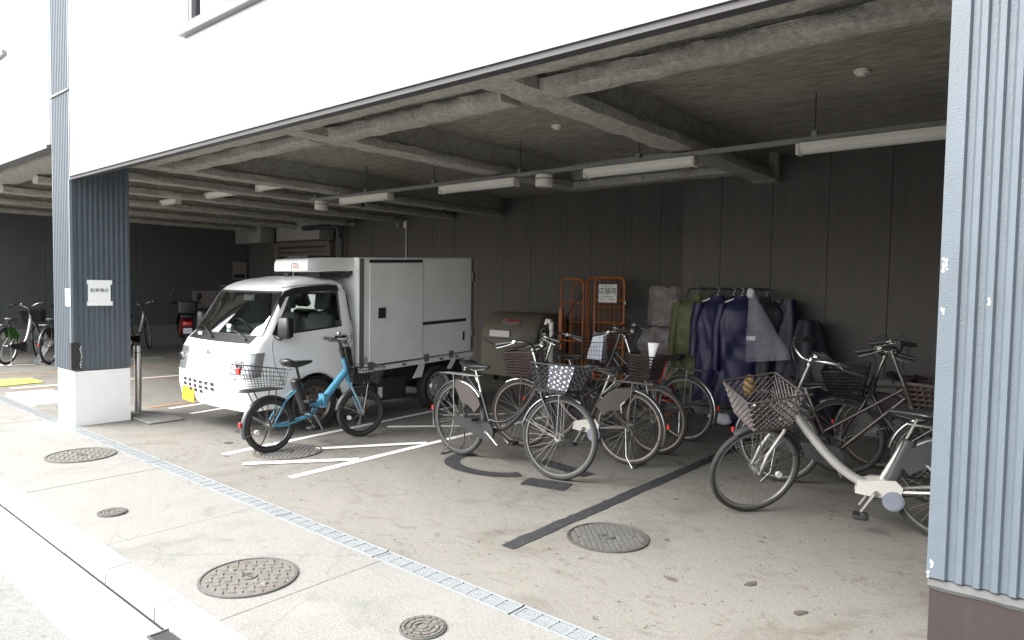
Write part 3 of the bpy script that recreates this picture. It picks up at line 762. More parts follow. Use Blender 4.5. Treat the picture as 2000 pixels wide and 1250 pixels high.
def lamp(x0, x1, y, z, label):
    t = thing('ceiling_light', label, 'ceiling light', ((x0+x1)/2,y,z), group='unlit tube lights under the ceiling rails')
    L = (x1-x0)/2
    b = MB()
    sec = [(-.055,.088),(-.055,.055),(-.035,.03),(.035,.03),(.055,.055),(.055,.088)]
    b.loft([[(-L+.03,q,h) for q, h in sec],[(L-.03,q,h) for q, h in sec]], True, True); b.build('housing', M['cream'], t, smooth=0)
    b = MB(); sec = [(.034*math.cos(a), .028+.028*math.sin(a)) for a in [PI+PI*k/10 for k in range(11)]]
    b.loft([[(-L+.03,q,h) for q, h in sec],[(L-.03,q,h) for q, h in sec]], True, True); b.build('diffuser', M['diffuser'], t)
    for s_ in (-1,1):
        b = MB(); b.rbox(min(s_*L,s_*(L-.03)), max(s_*L,s_*(L-.03)), -.058,.058, -.002, .09, .012); b.build('end_cap', M['cream'], t)
LP = [(-7.93,-6.90,'front row lamp farthest left, just right of the first white sensor box'),(-5.97,-4.80,'front row lamp between the two white sensor boxes'),(-3.90,-2.72,'front row lamp just right of the second white sensor box'),(-1.85,-0.62,'nearest lamp, its right end cut by the near blue pillar')]
for x0, x1, l in LP: lamp(x0, x1, 5.74, 2.622, l)
for x0, x1, l in [(-12.75,-11.66,'second row lamp farthest left, next to the left pillar'),(-10.88,-9.79,'middle lamp of the second row'),(-9.12,-8.03,'second row lamp partly hidden by a ceiling beam')]: lamp(x0, x1, 5.17, 2.832, l)
def sensor(x, label):
    t = thing('sensor_box', label, 'sensor', (x,5.74,2.585), group='round white boxes on the front lighting rail')
    b = MB(); b.lathe([(0.0005,0.004),(.085,0.0),(.095,0.012),(.095,.115),(.09,.122),(0.0005,.122)], (0,0,0), n=28); b.build('housing', M['cream'], t)
    b = MB(); b.lathe([(.097,.07),(.097,.082)], (0,0,0), n=28); b.build('seam', M['trim_grey'], t)
sensor(-8.42, 'round white box on the left end of the front rail')
sensor(-4.42, 'round white box on the front rail between two lamps')
def detector(x, y, label):
    b = MB(); b.lathe([(0.0005,-.04),(.03,-.04),(.035,-.025),(.05,-.02),(.052,0)], (x,y,3.1), n=20); o = b.build('smoke_detector', M['cream']); tag(o, label, 'detector', 'small ceiling detectors')
detector(-4.02, 5.4, 'small white detector on the ceiling bay between two beams')
detector(-1.30, 5.35, 'small white detector on the ceiling bay near the right pillar')
pp = thing('drain_pipe', 'dark green drain pipe with elbow under the ceiling behind the truck', 'pipe')
b = MB(); b.tube([(-13.6,8.8,2.78),(-12.9,8.8,2.775),(-12.45,8.8,2.77)], .055, 12); b.tube([(-12.45,8.8,2.77),(-12.33,8.8,2.75),(-12.28,8.8,2.66),(-12.30,8.82,2.52)], .055, 12); b.build('main_pipe', M['green_pipe'], pp)
b = MB()
for x in (-13.3, -12.5): b.lathe([(.066,-.03),(.066,.03)], (x,8.8,2.777), 'x', 16)
b.build('collar', M['green_pipe'], pp)
b = MB(); b.tube([(-12.5,9.0,2.86),(-10.4,9.0,2.89),(-8.9,9.0,2.96)], .022, 8); o = b.build('green_conduit', M['green_pipe']); tag(o, 'thin dark green pipe running along the top of the recessed wall', 'pipe')
b = MB(); b.tube([(-12.75,9.22,2.9),(-12.75,9.22,0)], .035, 10); o = b.build('rain_pipe', M['green_pipe']); tag(o, 'thin vertical dark pipe on the wall right of the shutter', 'pipe')
b = MB(); b.tube([(-8.75,6.7,3.1),(-8.75,6.7,2.74)], .035, 12); b.lathe([(.045,0),(.045,.05)], (-8.75,6.7,2.95), n=16); o = b.build('vertical_pipe', M['green_pipe']); tag(o, 'dark vertical pipe hanging from the ceiling above the truck cab', 'pipe')
wc = thing('wall_conduit', 'thin white conduit and junction box on the wall above the truck box', 'conduit', (-10.66,9.28,2.2))
b = MB(); b.cyl((0,0,-1.2),(0,0,0.66),.014,n=8); b.build('conduit', M['cream'], wc)
b = MB(); b.rbox(-.04,.04,-.05,.01,.5,.66,.008); b.build('switch_box', M['cream'], wc)
b = MB(); b.rbox(-.27,-.20,-.04,.01,.52,.66,.008); b.build('switch_box', M['duct'], wc)

# ------------------------------------------------------------------ bicycles
def lattice(b, corners_top, corners_bot, style, th=0.0035, pitch=0.028):
    """four lattice sides + bottom + rim of a basket; corners in order (rear-left, front-left, front-right, rear-right)"""
    T = [Vector(p) for p in corners_top]; B = [Vector(p) for p in corners_bot]
    def bar(p, q, r=th):
        b.tube([p, q], r, 4, False)
    for k in range(4):
        a, c = k, (k+1) % 4
        P = lambda u, v: B[a].lerp(B[c], u).lerp(T[a].lerp(T[c], u), v)
        w = ((T[a]-T[c]).length+(B[a]-B[c]).length)/2; h = (T[a]-B[a]).length
        if style == 'wire':
            n = max(2, int(w/pitch))
            for i in range(n+1): bar(P(i/n,0), P(i/n,1))
            for j in range(1, 5): bar(P(0,j/5), P(1,j/5))
        elif style == 'diamond':
            n = max(2, int(w/pitch)); m = max(2, int(h/pitch)); st = 1.0
            for i in range(-m, n+m):
                for s_ in (1,-1):
                    u0, u1 = i/n, (i+s_*m)/n; v0, v1 = 0.0, 1.0
                    lo, hi = min(u0,u1), max(u0,u1)
                    if hi <= 0 or lo >= 1: continue
                    def cl(u):
                        return (u-u0)/(u1-u0)
                    t0, t1 = 0.0, 1.0
                    if u0 < 0: t0 = cl(0)
                    if u0 > 1: t0 = cl(1)
                    if u1 < 0: t1 = cl(0)
                    if u1 > 1: t1 = cl(1)
                    if t1-t0 > .03: bar(P(u0+(u1-u0)*t0, t0*.88+.06), P(u0+(u1-u0)*t1, t1*.88+.06))
            for v in (0.0, 0.03, .06): bar(P(0,v), P(1,v), th*1.2)
        else:   # woven
            n = max(2, int(w/(pitch*.8))); m = max(2, int(h/(pitch*.62)))
            for i in range(n+1): bar(P(i/n,0), P(i/n,1), th*.9)
            for j in range(m+1): bar(P(0,j/m), P(1,j/m), th*1.5)
    n = 6
    for i in range(n+1):
        bar(B[0].lerp(B[1], i/n), B[3].lerp(B[2], i/n)); bar(B[0].lerp(B[3], i/n), B[1].lerp(B[2], i/n))
def rim_of(corners, r, m, name, parent):
    b = MB(); C_ = [Vector(p) for p in corners]
    P = []
    for k in range(4):
        a, c = C_[k], C_[(k+1) % 4]; q = C_[(k-1) % 4]
        P += [a+(q-a).normalized()*.02, a+((q-a).normalized()+(c-a).normalized())*.006, a+(c-a).normalized()*.02]
    P.append(P[0]); b.tube(P, r, 6, False)
    return b.build(name, m, parent)

def make_wheel(parent, name, cx, r, Mx, tyre_m, rim_m, tw=0.019, spokes=32, mag=False, refl=False):
    b = MB(); b.M = Mx
    prof = [(r-tw+tw*math.cos(t), tw*math.sin(t)) for t in [2*PI*k/10 for k in range(10)]]
    b.lathe(prof, (cx,0,r), 'y', 52, closed_prof=True); w = b.build(name, tyre_m, parent, smooth=60)
    b = MB(); b.M = Mx; q = r-2*tw
    b.lathe([(q+.006,-.013),(q+.008,.013),(q-.008,.012),(q-.013,0),(q-.008,-.012)], (cx,0,r), 'y', 52, closed_prof=True); b.build('rim', rim_m, w, smooth=50)
    b = MB(); b.M = Mx
    if mag:
        for k in range(6):
            t = 2*PI*k/6+.3; d = Vector((math.cos(t),0,math.sin(t)))
            b.tube([Vector((cx,0,r))+d*.03, Vector((cx,0,r))+d*(q-.005)], [.016,.010], 6)
    else:
        for k in range(spokes):
            t = 2*PI*k/spokes; s_ = 1 if k % 2 else -1; off = (0.55 if (k//2) % 2 else -0.55)
            p0 = Vector((cx+.022*math.cos(t+off*1.6), s_*.030, r+.022*math.sin(t+off*1.6))); p1 = Vector((cx+(q-.004)*math.cos(t), s_*.003, r+(q-.004)*math.sin(t)))
            b.tube([p0, p1], .0012, 3, False)
    b.build('spokes', M['dull_alloy'] if not mag else M['black'], w)
    b = MB(); b.M = Mx; b.cyl((cx,-.042,r),(cx,.042,r),.018,n=12); b.cyl((cx,-.036,r),(cx,-.028,r),.028,n=12); b.cyl((cx,.028,r),(cx,.036,r),.028,n=12); b.cyl((cx,-.07,r),(cx,.07,r),.006,n=8); b.build('hub', M['dull_alloy'], w)
    if refl:
        b = MB(); b.M = Mx; t = 3.5; b.cyl((cx+.66*q*math.cos(t),-.010,r+.66*q*math.sin(t)),(cx+.66*q*math.cos(t),.010,r+.66*q*math.sin(t)),.022,n=14); b.build('spoke_reflector', M['patch'], w)
    return w
def fender(parent, cx, r, a0, a1, m, Mx, stays=True, w=.026):
    b = MB(); b.M = Mx; R = r+.016
    prof = [(R-.012,-w),(R+.002,-w*.8),(R+.008,0),(R+.002,w*.8),(R-.012,w)]
    prof = prof+[(p[0]-.003,p[1]*.9) for p in reversed(prof)]
    b.lathe(prof, (cx,0,r), 'y', 26, math.radians(a0), math.radians(a1), closed_prof=True); f_ = b.build('mudguard', m, parent, smooth=60)
    if stays:
        b = MB(); b.M = Mx
        for a in stays:
            t = math.radians(a)
            for s_ in (-1,1): b.tube([(cx,s_*.05,r),(cx+R*math.cos(t),s_*w*1.05,r+R*math.sin(t))], .0028, 5)
        b.build('stay', M['chrome'], f_)
    return f_

def bicycle(label, rear, front, r=.33, cat='bicycle', group='bicycles parked in the open garage', steer=0.0, lean=0.0, frame='swan', frame_m='black_gloss', tyre='rubber', rim='chrome', basket=None, basket_m='basket_grey', bsize=(.34,.26,.22), rack='chrome', fend='chrome', guard=None, stand='side', battery=False, motor=False, mag=False, bar='city', bar_z=1.0, child=None, lamp_on=True, rear_basket=False, chaincase=True, saddle_z=0.80, spokes=32, cover=None, tail=True, drop=0.0, tw=.019, fork_m=None, refl=False, hslope=.37, rbz=.17, bz=None, bx=0.0):
    dx, dy = front[0]-rear[0], front[1]-rear[1]; W = math.hypot(dx, dy); yaw = math.atan2(dy, dx)
    t = thing('bicycle', label, cat, (rear[0],rear[1],0), (lean,0,yaw), group)
    fm = M[frame_m]; fkm = M[fork_m] if fork_m else fm
    I = Matrix.Identity(4)
    zc = 2*r+.055; ax = lambda z: W-.052-(z-r)*hslope
    zt = max(zc+.15, .80); axis = Vector((-hslope,0,1)).normalized()
    Hc, Ht = Vector((ax(zc),0,zc)), Vector((ax(zt),0,zt))
    S = Matrix.Translation(Hc) @ Matrix.Rotation(steer, 4, axis) @ Matrix.Translation(-Hc)
    BB = Vector((.41,0,.275)); ST = Vector((.27,0,.58)); SP = Vector((.27-(saddle_z-.60)*.36,0,saddle_z-.045))
    RH = Vector((0,0,r))
    # frame
    b = MB()
    if frame == 'fold':
        mid = Vector((W*.545,0,.40)); b.tube([Ht+Vector((.02,0,-.13)), mid+Vector((.05,0,.04))], [.034,.038], 12); b.tube([mid+Vector((.05,0,.04)), mid+Vector((.0,0,.0)), Vector((.385,0,.375)), Vector((.35,0,.36))], [.036,.034,.026,.024], 10)
        BB = Vector((.42,0,.29)); ST = Vector((.315,0,.60)); SP = Vector((.28,0,saddle_z-.045))
        b.tube([Vector((.375,0,.34)), ST], .018, 10); b.tube([mid+Vector((-.03,0,-.02)), BB], .024, 8)
        b.box(mid.x-.0,mid.x+.035,-.045,.045,mid.z-.055,mid.z+.075)
    elif frame == 'ebike':
        pts = [Ht+Vector((.012,0,-.06))]
        for k in range(11):
            u = k/10; p = (1-u)**2*Vector((Ht.x+.02,0,Ht.z-.10))+2*u*(1-u)*Vector((BB.x+.24,0,.36))+u*u*Vector((BB.x+.06,0,BB.z+.035)); pts.append(p)
        b.tube(pts, [.026]+[.031]*11, 12); b.tube([BB, ST, ST.lerp(SP,.12)], .017, 10)
    elif frame == 'swan':
        for off, rad in (((0,0,0),.019),((.03,0,.07),.012)):
            pts = [Ht+Vector((.01,0,-.07+off[2]*.4))]
            for k in range(11):
                u = k/10; p = (1-u)**2*Vector((Ht.x+.03,0,Ht.z-.14))+2*u*(1-u)*Vector((BB.x+.25,0,.30))+u*u*Vector((BB.x+.02-off[0]*1.6,0,BB.z+.01+off[2]*1.2)); pts.append(p+Vector(off)*(1-u)*.3)
            b.tube(pts, rad, 10)
        b.tube([BB, ST, ST.lerp(SP,.1)], .0155, 10)
    else:  # mixte: two straight tubes
        b.tube([Ht+Vector((.01,0,-.10)), BB], .016, 10); b.tube([Ht+Vector((.0,0,-.03)), BB.lerp(ST,.55)], .012, 8); b.tube([BB, ST, ST.lerp(SP,.1)], .0155, 10)
    b.tube([Hc+Vector((.0,0,-.01)), Ht], .021, 12)
    for s_ in (-1,1):
        b.tube([BB+Vector((-.02,s_*.025,-.005)), Vector((.12,s_*.052,r-.015)), RH+Vector((0,s_*.062,0))], .010, 7)
        b.tube([ST+Vector((.0,s_*.014,-.02)), Vector((.13,s_*.045,(ST.z+r)*.5+.02)), RH+Vector((0,s_*.062,0))], .0085, 7)
    b.cyl(BB+Vector((0,-.04,0)), BB+Vector((0,.04,0)), .024, n=14)
    b.build('frame', fm, t, smooth=50)
    # wheels, mudguards
    tm = M[tyre] if isinstance(tyre, str) else tyre
    make_wheel(t, 'rear_wheel', 0, r, I, tm, M[rim], tw, spokes, mag, refl)
    make_wheel(t, 'front_wheel', W, r, S, tm, M[rim], tw, spokes, mag, refl)
    if fend:
        fender(t, 0, r, 40, 200, M[fend], I, (150,196))
        fender(t, W, r, 60, 170, M[fend], S, (160,))
    # fork
    b = MB(); b.M = S
    for s_ in (-1,1): b.tube([Hc+Vector((0,s_*.022,-.0)), Hc+Vector((.035,s_*.046,-.09)), Vector((W-.05,s_*.052,r+.13)), Vector((W,s_*.056,r))], [.013,.013,.011,.008], 8)
    b.box(Hc.x-.02,Hc.x+.02,-.035,.035,Hc.z-.012,Hc.z+.012); b.build('fork', fkm, t, smooth=50)
    # handlebar
    zb = bar_z; C0 = Vector((ax(zb)+.0,0,zb)); b = MB(); b.M = S
    b.tube([Ht, C0-axis*.01], .0125 if frame != 'fold' else .017, 10); b.build('stem', M['chrome'] if frame != 'fold' else M['black'], t)
    b = MB(); b.M = S
    if bar == 'flat': half = [(0,0,0),(0,.06,.005),(-.01,.16,.02),(-.05,.27,.02)]
    else: half = [(0,0,0),(.035,.045,.012),(.045,.11,.05),(.02,.18,.068),(-.05,.23,.062),(-.12,.25,.045),(-.19,.262,.03)]
    full = [C0+Vector((x,-y,z)) for x, y, z in reversed(half[1:])]+[C0+Vector(h) for h in half]
    def smooth_pts(P):
        out = []
        for i in range(len(P)-1):
            p0, p1, p2, p3 = P[max(i-1,0)], P[i], P[i+1], P[min(i+2,len(P)-1)]
            for k in range(4):
                u = k/4; out.append(.5*((2*p1)+(-p0+p2)*u+(2*p0-5*p1+4*p2-p3)*u*u+(-p0+3*p1-3*p2+p3)*u**3))
        return out+[P[-1]]
    b.tube(smooth_pts(full), .011, 8); b.cyl(C0-axis*.03, C0+axis*.022, .018, n=10)
    hb = b.build('handlebar', M['chrome'] if bar != 'flat' else M['black'], t, smooth=60)
    for s_ in (-1,1):
        e0, e1 = Vector(half[-2]), Vector(half[-1]); e0.y *= s_; e1.y *= s_; d = (e1-e0).normalized()
        b = MB(); b.M = S; b.tube([C0+e1-d*.115, C0+e1-d*.06, C0+e1+d*.012], [.0155,.017,.016], 10); b.build('grip', M['black'], hb)
        b = MB(); b.M = S; g0 = C0+e1-d*.15; o_ = Vector((.03,0,-.012)) if bar == 'flat' else Vector((.012,s_*.035,-.008))
        b.box(g0.x-.014,g0.x+.014,g0.y-.016,g0.y+.016,g0.z-.016,g0.z+.014); b.tube([g0+o_*.2, g0+o_, g0+o_+d*.07+Vector((0,0,-.014)), g0+o_*1.2+d*.145+Vector((0,0,-.018))], [.006,.006,.005,.006], 6)
        b.build('brake_lever', M['chrome'] if bar != 'flat' else M['black'], hb)
        b = MB(); b.M = S
        b.tube(smooth_pts([g0+o_*.5, g0+Vector((.09,-s_*.05,.06)), C0+Vector((.10,s_*.05,.03)), C0+Vector((.07,s_*.02,-.10)), Hc+Vector((.03,s_*.015,.0))]), .0028, 5); b.build('brake_cable', M['black'], hb)
    b = MB(); b.M = S; q = C0+Vector((.03,.10,.075)); b.lathe([(.0005,.02),(.018,.016),(.024,.0),(.018,-.008)], q, n=12); b.build('bell', M['chrome'], hb)
    # saddle
    b = MB(); b.cyl(ST-(SP-ST)*.1, SP, .0125, n=10); b.build('seat_post', M['chrome'] if frame != 'fold' else M['black'], t)
    b = MB(); secs = [(.165,.016,.010),(.15,.024,.02),(.09,.03,.028),(.02,.045,.034),(-.05,.082,.042),(-.10,.10,.046),(-.13,.085,.040),(-.145,.05,.026)]
    rings = []
    for (x, hw, hh) in secs:
        rg = []
        for k in range(14):
            a = 2*PI*k/14; y = hw*math.cos(a); z = math.sin(a)
            rg.append((SP.x+x, y*(1 if z > -.2 else .8), SP.z+.035+(hh*.62 if z > 0 else hh)*z+(.018 if x < -.08 else 0)+abs(x)*.04))
        rings.append(rg)
    b.loft(rings, True, True); sd = b.build('saddle', M['saddle'], t, smooth=70)
    b = MB()
    for s_ in (-1,1):
        b.tube([SP+Vector((.12,s_*.012,.02)), SP+Vector((.0,s_*.022,-.005)), SP+Vector((-.10,s_*.04,.02))], .004, 5)
        n_ = 14; b.tube([SP+Vector((-.09+.013*math.cos(k*1.5),s_*.055+.013*math.sin(k*1.5),-.02+.05*k/n_)) for k in range(n_+1)], .003, 4)
    b.build('saddle_spring', M['chrome'], sd)
    # crank, chain case
    b = MB(); ang = random.uniform(-1.2,-.4) if not motor else -1.05
    cd = Vector((math.cos(ang),0,math.sin(ang)))
    for s_ in (-1,1):
        p = BB+Vector((0,s_*.07,0)); e = p+cd*s_*-1*.165 if s_ < 0 else p+cd*.165
        b.tube([p, e], [.013,.010], 8)
    b.cyl(BB+Vector((0,-.085,0)), BB+Vector((0,.085,0)), .012, n=10)
    ck = b.build('crank', M['dull_alloy'], t)
    for s_ in (-1,1):
        e = BB+Vector((0,s_*.07,0))+cd*.165*(1 if s_ > 0 else -1); b = MB()
        b.rbox(e.x-.045,e.x+.045,min(e.y,e.y+s_*.095),max(e.y,e.y+s_*.095),e.z-.013,e.z+.013,.012); b.build('pedal', M['black'], ck)
    if chaincase:
        b = MB(); y0, y1 = -.052, -.075; pts = []
        R0, R1 = .083, .034
        for k in range(13): a = math.radians(-85+k*170/12); pts.append((BB.x+R0*math.cos(a), BB.z+R0*math.sin(a)))
        for k in range(7): a = math.radians(95+k*170/6); pts.append((RH.x+.02+R1*math.cos(a), RH.z+R1*math.sin(a)))
        b.prism([(x,y0,z) for x, z in pts], (0,y1-y0,0)); b.build('chain_guard', M['black'], t, smooth=30)
    else:
        b = MB(); b.lathe([(.075,-.055),(.082,-.05),(.075,-.045)], (BB.x,0,BB.z), 'y', 28, closed_prof=True)
        for k in range(5): a = 2*PI*k/5; b.tube([BB+Vector((0,-.05,0)), BB+Vector((.075*math.cos(a),-.05,.075*math.sin(a)))], .006, 4)
        b.tube([BB+Vector((0,-.05,.08)), RH+Vector((0,-.05,.04))], .004, 4); b.tube([BB+Vector((0,-.05,-.08)), RH+Vector((0,-.05,-.04))], .004, 4); b.build('chainring', M['black'], t)
    if motor:
        b = MB(); prof = [(-.15,.045),(-.11,.085),(.0,.075),(.10,.05),(.115,-.02),(.0,-.035),(-.06,-.03),(-.14,-.02)]
        b.prism([(BB.x+x,-.055,BB.z+z) for x, z in prof], (0,.11,0)); b.build('motor_cover', M['white_plastic'], t, smooth=30)
        b = MB(); b.cyl(BB+Vector((-.10,-.058,-.045)), BB+Vector((-.10,.062,-.045)), .062, n=24); b.cyl(BB+Vector((-.10,-.06,-.045)), BB+Vector((-.10,.068,-.045)), .05, n=24); b.build('motor_disc', M['grey_disc'], t)
    if battery:
        b = MB(); b.M = Matrix.Translation(BB.lerp(ST,.45)+Vector((-.06,0,.05))) @ Matrix.Rotation(-.34,4,'Y'); b.rbox(-.035,.035,-.045,.045,-.17,.17,.02); b.build('battery', M['black'] if frame == 'fold' else M['dark_frame'], t)
    # rack
    if rack:
        zr = 2*r+.065; b = MB()
        for y in (-.055,-.02,.02,.055): b.tube([(ST.x-.02,y*.6,zr+.01),(.12,y,zr+.005),(-.22,y,zr)], .0042, 6)
        for x in (.10,-.05,-.215): b.tube([(x,-.06,zr),(x,.06,zr)], .0045, 6)
        for s_ in (-1,1): b.tube([(-.04,s_*.058,zr),(-.01,s_*.062,r)], .0042, 6); b.tube([(.12,s_*.05,zr),(ST.x-.0,s_*.02,ST.z)], .004, 5)
        b.build('rear_rack', M[rack], t)
    if tail:
        b = MB(); a = math.radians(172); R = r+.03; b.rbox(R*math.cos(a)-.014,R*math.cos(a)+.004,-.014,.014,r+R*math.sin(a)-.022,r+R*math.sin(a)+.022,.005); b.build('rear_reflector', M['lamp_red'], t)
    if guard:
        for s_ in (-1,1):
            b = MB(); pts = []
            for k in range(9): a = math.radians(28+k*9); pts.append(((r+.012)*math.cos(a)+.0, r+(r+.012)*math.sin(a)))
            for k in range(7): a = math.radians(98-k*10); pts.append((.10+(r*.55)*math.cos(a)*.9, r-.02+(r*.50)*math.sin(a)))
            b.prism([(x,s_*.045,z) for x, z in pts], (0,s_*.004,0)); b.build('dress_guard', M[guard], t, smooth=0)
        b = MB(); b.tube([(.02,.056,2*r-.10),(.05,.066,2*r-.13),(.04,.066,2*r-.20)], .012, 6); b.build('ring_lock', M['dull_alloy'], t)
    if stand == 'double':
        b = MB()
        for s_ in (-1,1): b.tube([RH+Vector((0,s_*.068,0)), Vector((-.03,s_*.10,.09)), Vector((-.10,s_*.125,.006))], .0065, 7)
        b.tube([(-.10,-.125,.006),(-.10,.125,.006)], .006, 6); b.build('kickstand', M['chrome'], t)
    else:
        b = MB(); b.tube([RH+Vector((.02,.068,-.02)), Vector((.0,.10,.12)), Vector((-.04,.155,.006)), Vector((-.075,.165,.006))], .0075, 7); b.build('kickstand', M['chrome'] if frame != 'fold' else M['black'], t)
    # front basket and lamp
    if basket:
        L, Wd, H = bsize; z0 = bz if bz else max(zc-.0, 2*r+.045); x0 = Hc.x+.03-(z0-zc)*hslope*.6+bx
        bm_ = M[basket_m]
        cb = [(x0+.01,Wd*.40,z0),(x0+L*.78,Wd*.40,z0),(x0+L*.78,-Wd*.40,z0),(x0+.01,-Wd*.40,z0)]
        ct = [(x0-.035,Wd*.5,z0+H),(x0+L,Wd*.5,z0+H*.93),(x0+L,-Wd*.5,z0+H*.93),(x0-.035,-Wd*.5,z0+H)]
        b = MB(); b.M = S; lattice(b, ct, cb, basket, .0048 if basket != 'wire' else .0018, .042 if basket != 'wire' else .03); bo_ = b.build('front_basket', bm_, t, smooth=0)
        ro = rim_of([S @ Vector(p) for p in ct], .007 if basket != 'wire' else .004, bm_, 'basket_rim', bo_)
        b = MB(); b.M = S
        for s_ in (-1,1): b.tube([(x0+L*.5,s_*.05,z0),(W+.0,s_*.06,r)], .004, 6)
        b.tube([(x0,0,z0+.06),(Hc.x-.01,0,z0+.06)], .008, 6); b.build('basket_stay', M['chrome'], bo_)
        if cover:
            b = MB(); b.M = S
            vs = []; nx, nz = 8, 6
            for i in range(nx+1):
                for j in range(nz+1):
                    u = i/nx; v = j/nz; p = Vector(cb[2]).lerp(Vector(cb[1]), u*.8).lerp(Vector(ct[2]).lerp(Vector(ct[1]), u*.8), .12+.9*v)
                    vs.append(p+Vector((.014+.012*noise.noise((u*4,v*4,1)),0,0)))
            b.add(vs, [(i*(nz+1)+j,(i+1)*(nz+1)+j,(i+1)*(nz+1)+j+1,i*(nz+1)+j+1) for i in range(nx) for j in range(nz)])
            vs = []
            for i in range(nx+1):
                for j in range(nz+1):
                    u = i/nx; v = j/nz; p = Vector(cb[3]).lerp(Vector(cb[2]), .45+.57*u).lerp(Vector(ct[3]).lerp(Vector(ct[2]), .45+.57*u), .10+.92*v)
                    vs.append(p+Vector((0,-.014-.012*noise.noise((u*4,v*4,7)),0)))
            b.add(vs, [(i*(nz+1)+j,(i+1)*(nz+1)+j,(i+1)*(nz+1)+j+1,i*(nz+1)+j+1) for i in range(nx) for j in range(nz)])
            b.build('basket_cloth', M[cover], bo_, smooth=80)
    if lamp_on:
        b = MB(); b.M = S; p = Vector((Hc.x+.075,.0,zc+.005)); b.tube([p+Vector((-.03,0,0)), p+Vector((.0,0,.0)), p+Vector((.04,0,-.004))], [.012,.026,.030], 12); b.build('headlamp', M['dull_alloy'], t)
        b = MB(); b.M = S; b.disc(p+Vector((.0415,0,-.004)), .027, 'x', 14); b.build('lamp_lens', M['lamp'], t)
    if rear_basket:
        L, Wd, H = .40, .34, .22; z0 = 2*r+rbz; x0 = -.30
        cb = [(x0+.06,Wd*.36,z0),(x0+L-.02,Wd*.36,z0),(x0+L-.02,-Wd*.36,z0),(x0+.06,-Wd*.36,z0)]
        ct = [(x0-.02,Wd*.5,z0+H+.02),(x0+L,Wd*.5,z0+H-.05),(x0+L,-Wd*.5,z0+H-.05),(x0-.02,-Wd*.5,z0+H+.02)]
        b = MB(); lattice(b, ct, cb, 'wire', .0019, .03); bo_ = b.build('rear_basket', M['black'], t, smooth=0)
        rim_of(ct, .0042, M['black'], 'basket_rim', bo_)
        b = MB()
        for s_ in (-1,1): b.tube([(x0+.12,s_*.06,z0),(-.02,s_*.064,r)], .005, 6); b.tube([(x0+L-.06,s_*.06,z0),(.0,s_*.064,r)], .005, 6)
        b.box(x0+.02,x0+L,-.08,.08,z0-.012,z0-.006); b.build('basket_support', M['black'], bo_)
        b = MB(); p = Vector(ct[3]).lerp(Vector(ct[0]), .5)+Vector((-.012,-.10,-.055)); b.rbox(p.x-.012,p.x+.012,p.y-.03,p.y+.03,p.z-.025,p.z+.025,.006); b.build('rear_reflector', M['lamp_red'], bo_)
    if child:
        z0 = .64; b = MB(); b.M = S; x0 = Hc.x+.05
        cb = [(x0+.0,.13,z0),(x0+.36,.15,z0),(x0+.36,-.15,z0),(x0,-.13,z0)]
        ct = [(x0-.06,.20,z0+.26),(x0+.46,.22,z0+.24),(x0+.46,-.22,z0+.24),(x0-.06,-.20,z0+.26)]
        for k in range(4):
            a_, c_ = k, (k+1) % 4; n, m_ = 11, 7
            P = lambda u, v: Vector(cb[a_]).lerp(Vector(cb[c_]), u).lerp(Vector(ct[a_]).lerp(Vector(ct[c_]), u), v)
            for i in range(n+1): b.tube([P(i/n,0), P(i/n,1)], .009, 4, False)
            for j in range(m_+1): b.tube([P(0,j/m_), P(1,j/m_)], .010, 4, False)
        bo_ = b.build('front_basket', M[child], t, smooth=0)
        rim_of([S @ Vector(p) for p in ct], .014, M[child], 'basket_rim', bo_)
    return t

G1 = 'bicycles parked in the open garage'
bkA = bicycle('black city bicycle in front, grey rimmed front wheel and dotted cloth in its dark basket', (-4.318,4.40), (-3.175,4.36), r=.332, steer=.22, lean=-.03, frame='swan', frame_m='black_gloss', tyre='rubber_grey', rim='grey_rim', basket='diamond', basket_m='basket_grey', bsize=(.36,.36,.22), guard='guard_brown', stand='double', cover='polka', bar_z=1.0, saddle_z=.83, bz=.695, bx=-.03)
bkB = bicycle('light blue folding bicycle with a black wire rear basket in front of the truck', (-5.57,3.27), (-5.545,4.25), r=.248, steer=-.25, lean=-.05, frame='fold', frame_m='blue_frame', tyre='rubber', rim='black', basket='wire', basket_m='black', bsize=(.30,.30,.17), rack=None, fend='dark_frame', stand='side', battery=True, bar='flat', bar_z=.96, rear_basket=True, chaincase=False, saddle_z=.80, tw=.024, lamp_on=False, fork_m='blue_pale', refl=True, hslope=.24, rbz=.085, tail=True)
b = MB(); b.M = Matrix.Translation((.835,0,.80)) @ Matrix.Rotation(-.22,4,'Y')
b.loft([[(x*s_,y*s_,z) for x, y in ((-.03,-.06),(.03,-.06),(.03,.06),(-.03,.06))] for z, s_ in ((-.15,.55),(-.05,.85),(.09,1.0),(.11,.95))], True, True)
b.build('stem_pouch', M['black'], bkB, smooth=30)
bkC = bicycle('brown electric bicycle with white motor cover, directly behind the black city bicycle', (-3.00,5.15), (-4.10,5.03), r=.325, steer=.10, lean=.03, frame='ebike', frame_m='brown_frame', rim='rust_rim', basket='woven', basket_m='basket_brown', bsize=(.30,.32,.22), guard='guard_brown', stand='double', motor=True, chaincase=False, bar_z=1.02, saddle_z=.82)
bkD = bicycle('brown bicycle with a rolled white paper in its woven front basket', (-4.12,5.55), (-3.02,5.66), r=.32, steer=-.05, lean=-.02, frame='mixte', frame_m='brown_frame', rim='rust_rim', basket='woven', basket_m='basket_brown', bsize=(.25,.30,.23), bx=-.05, stand='side', bar_z=1.06, saddle_z=.86, fend='dark_frame')
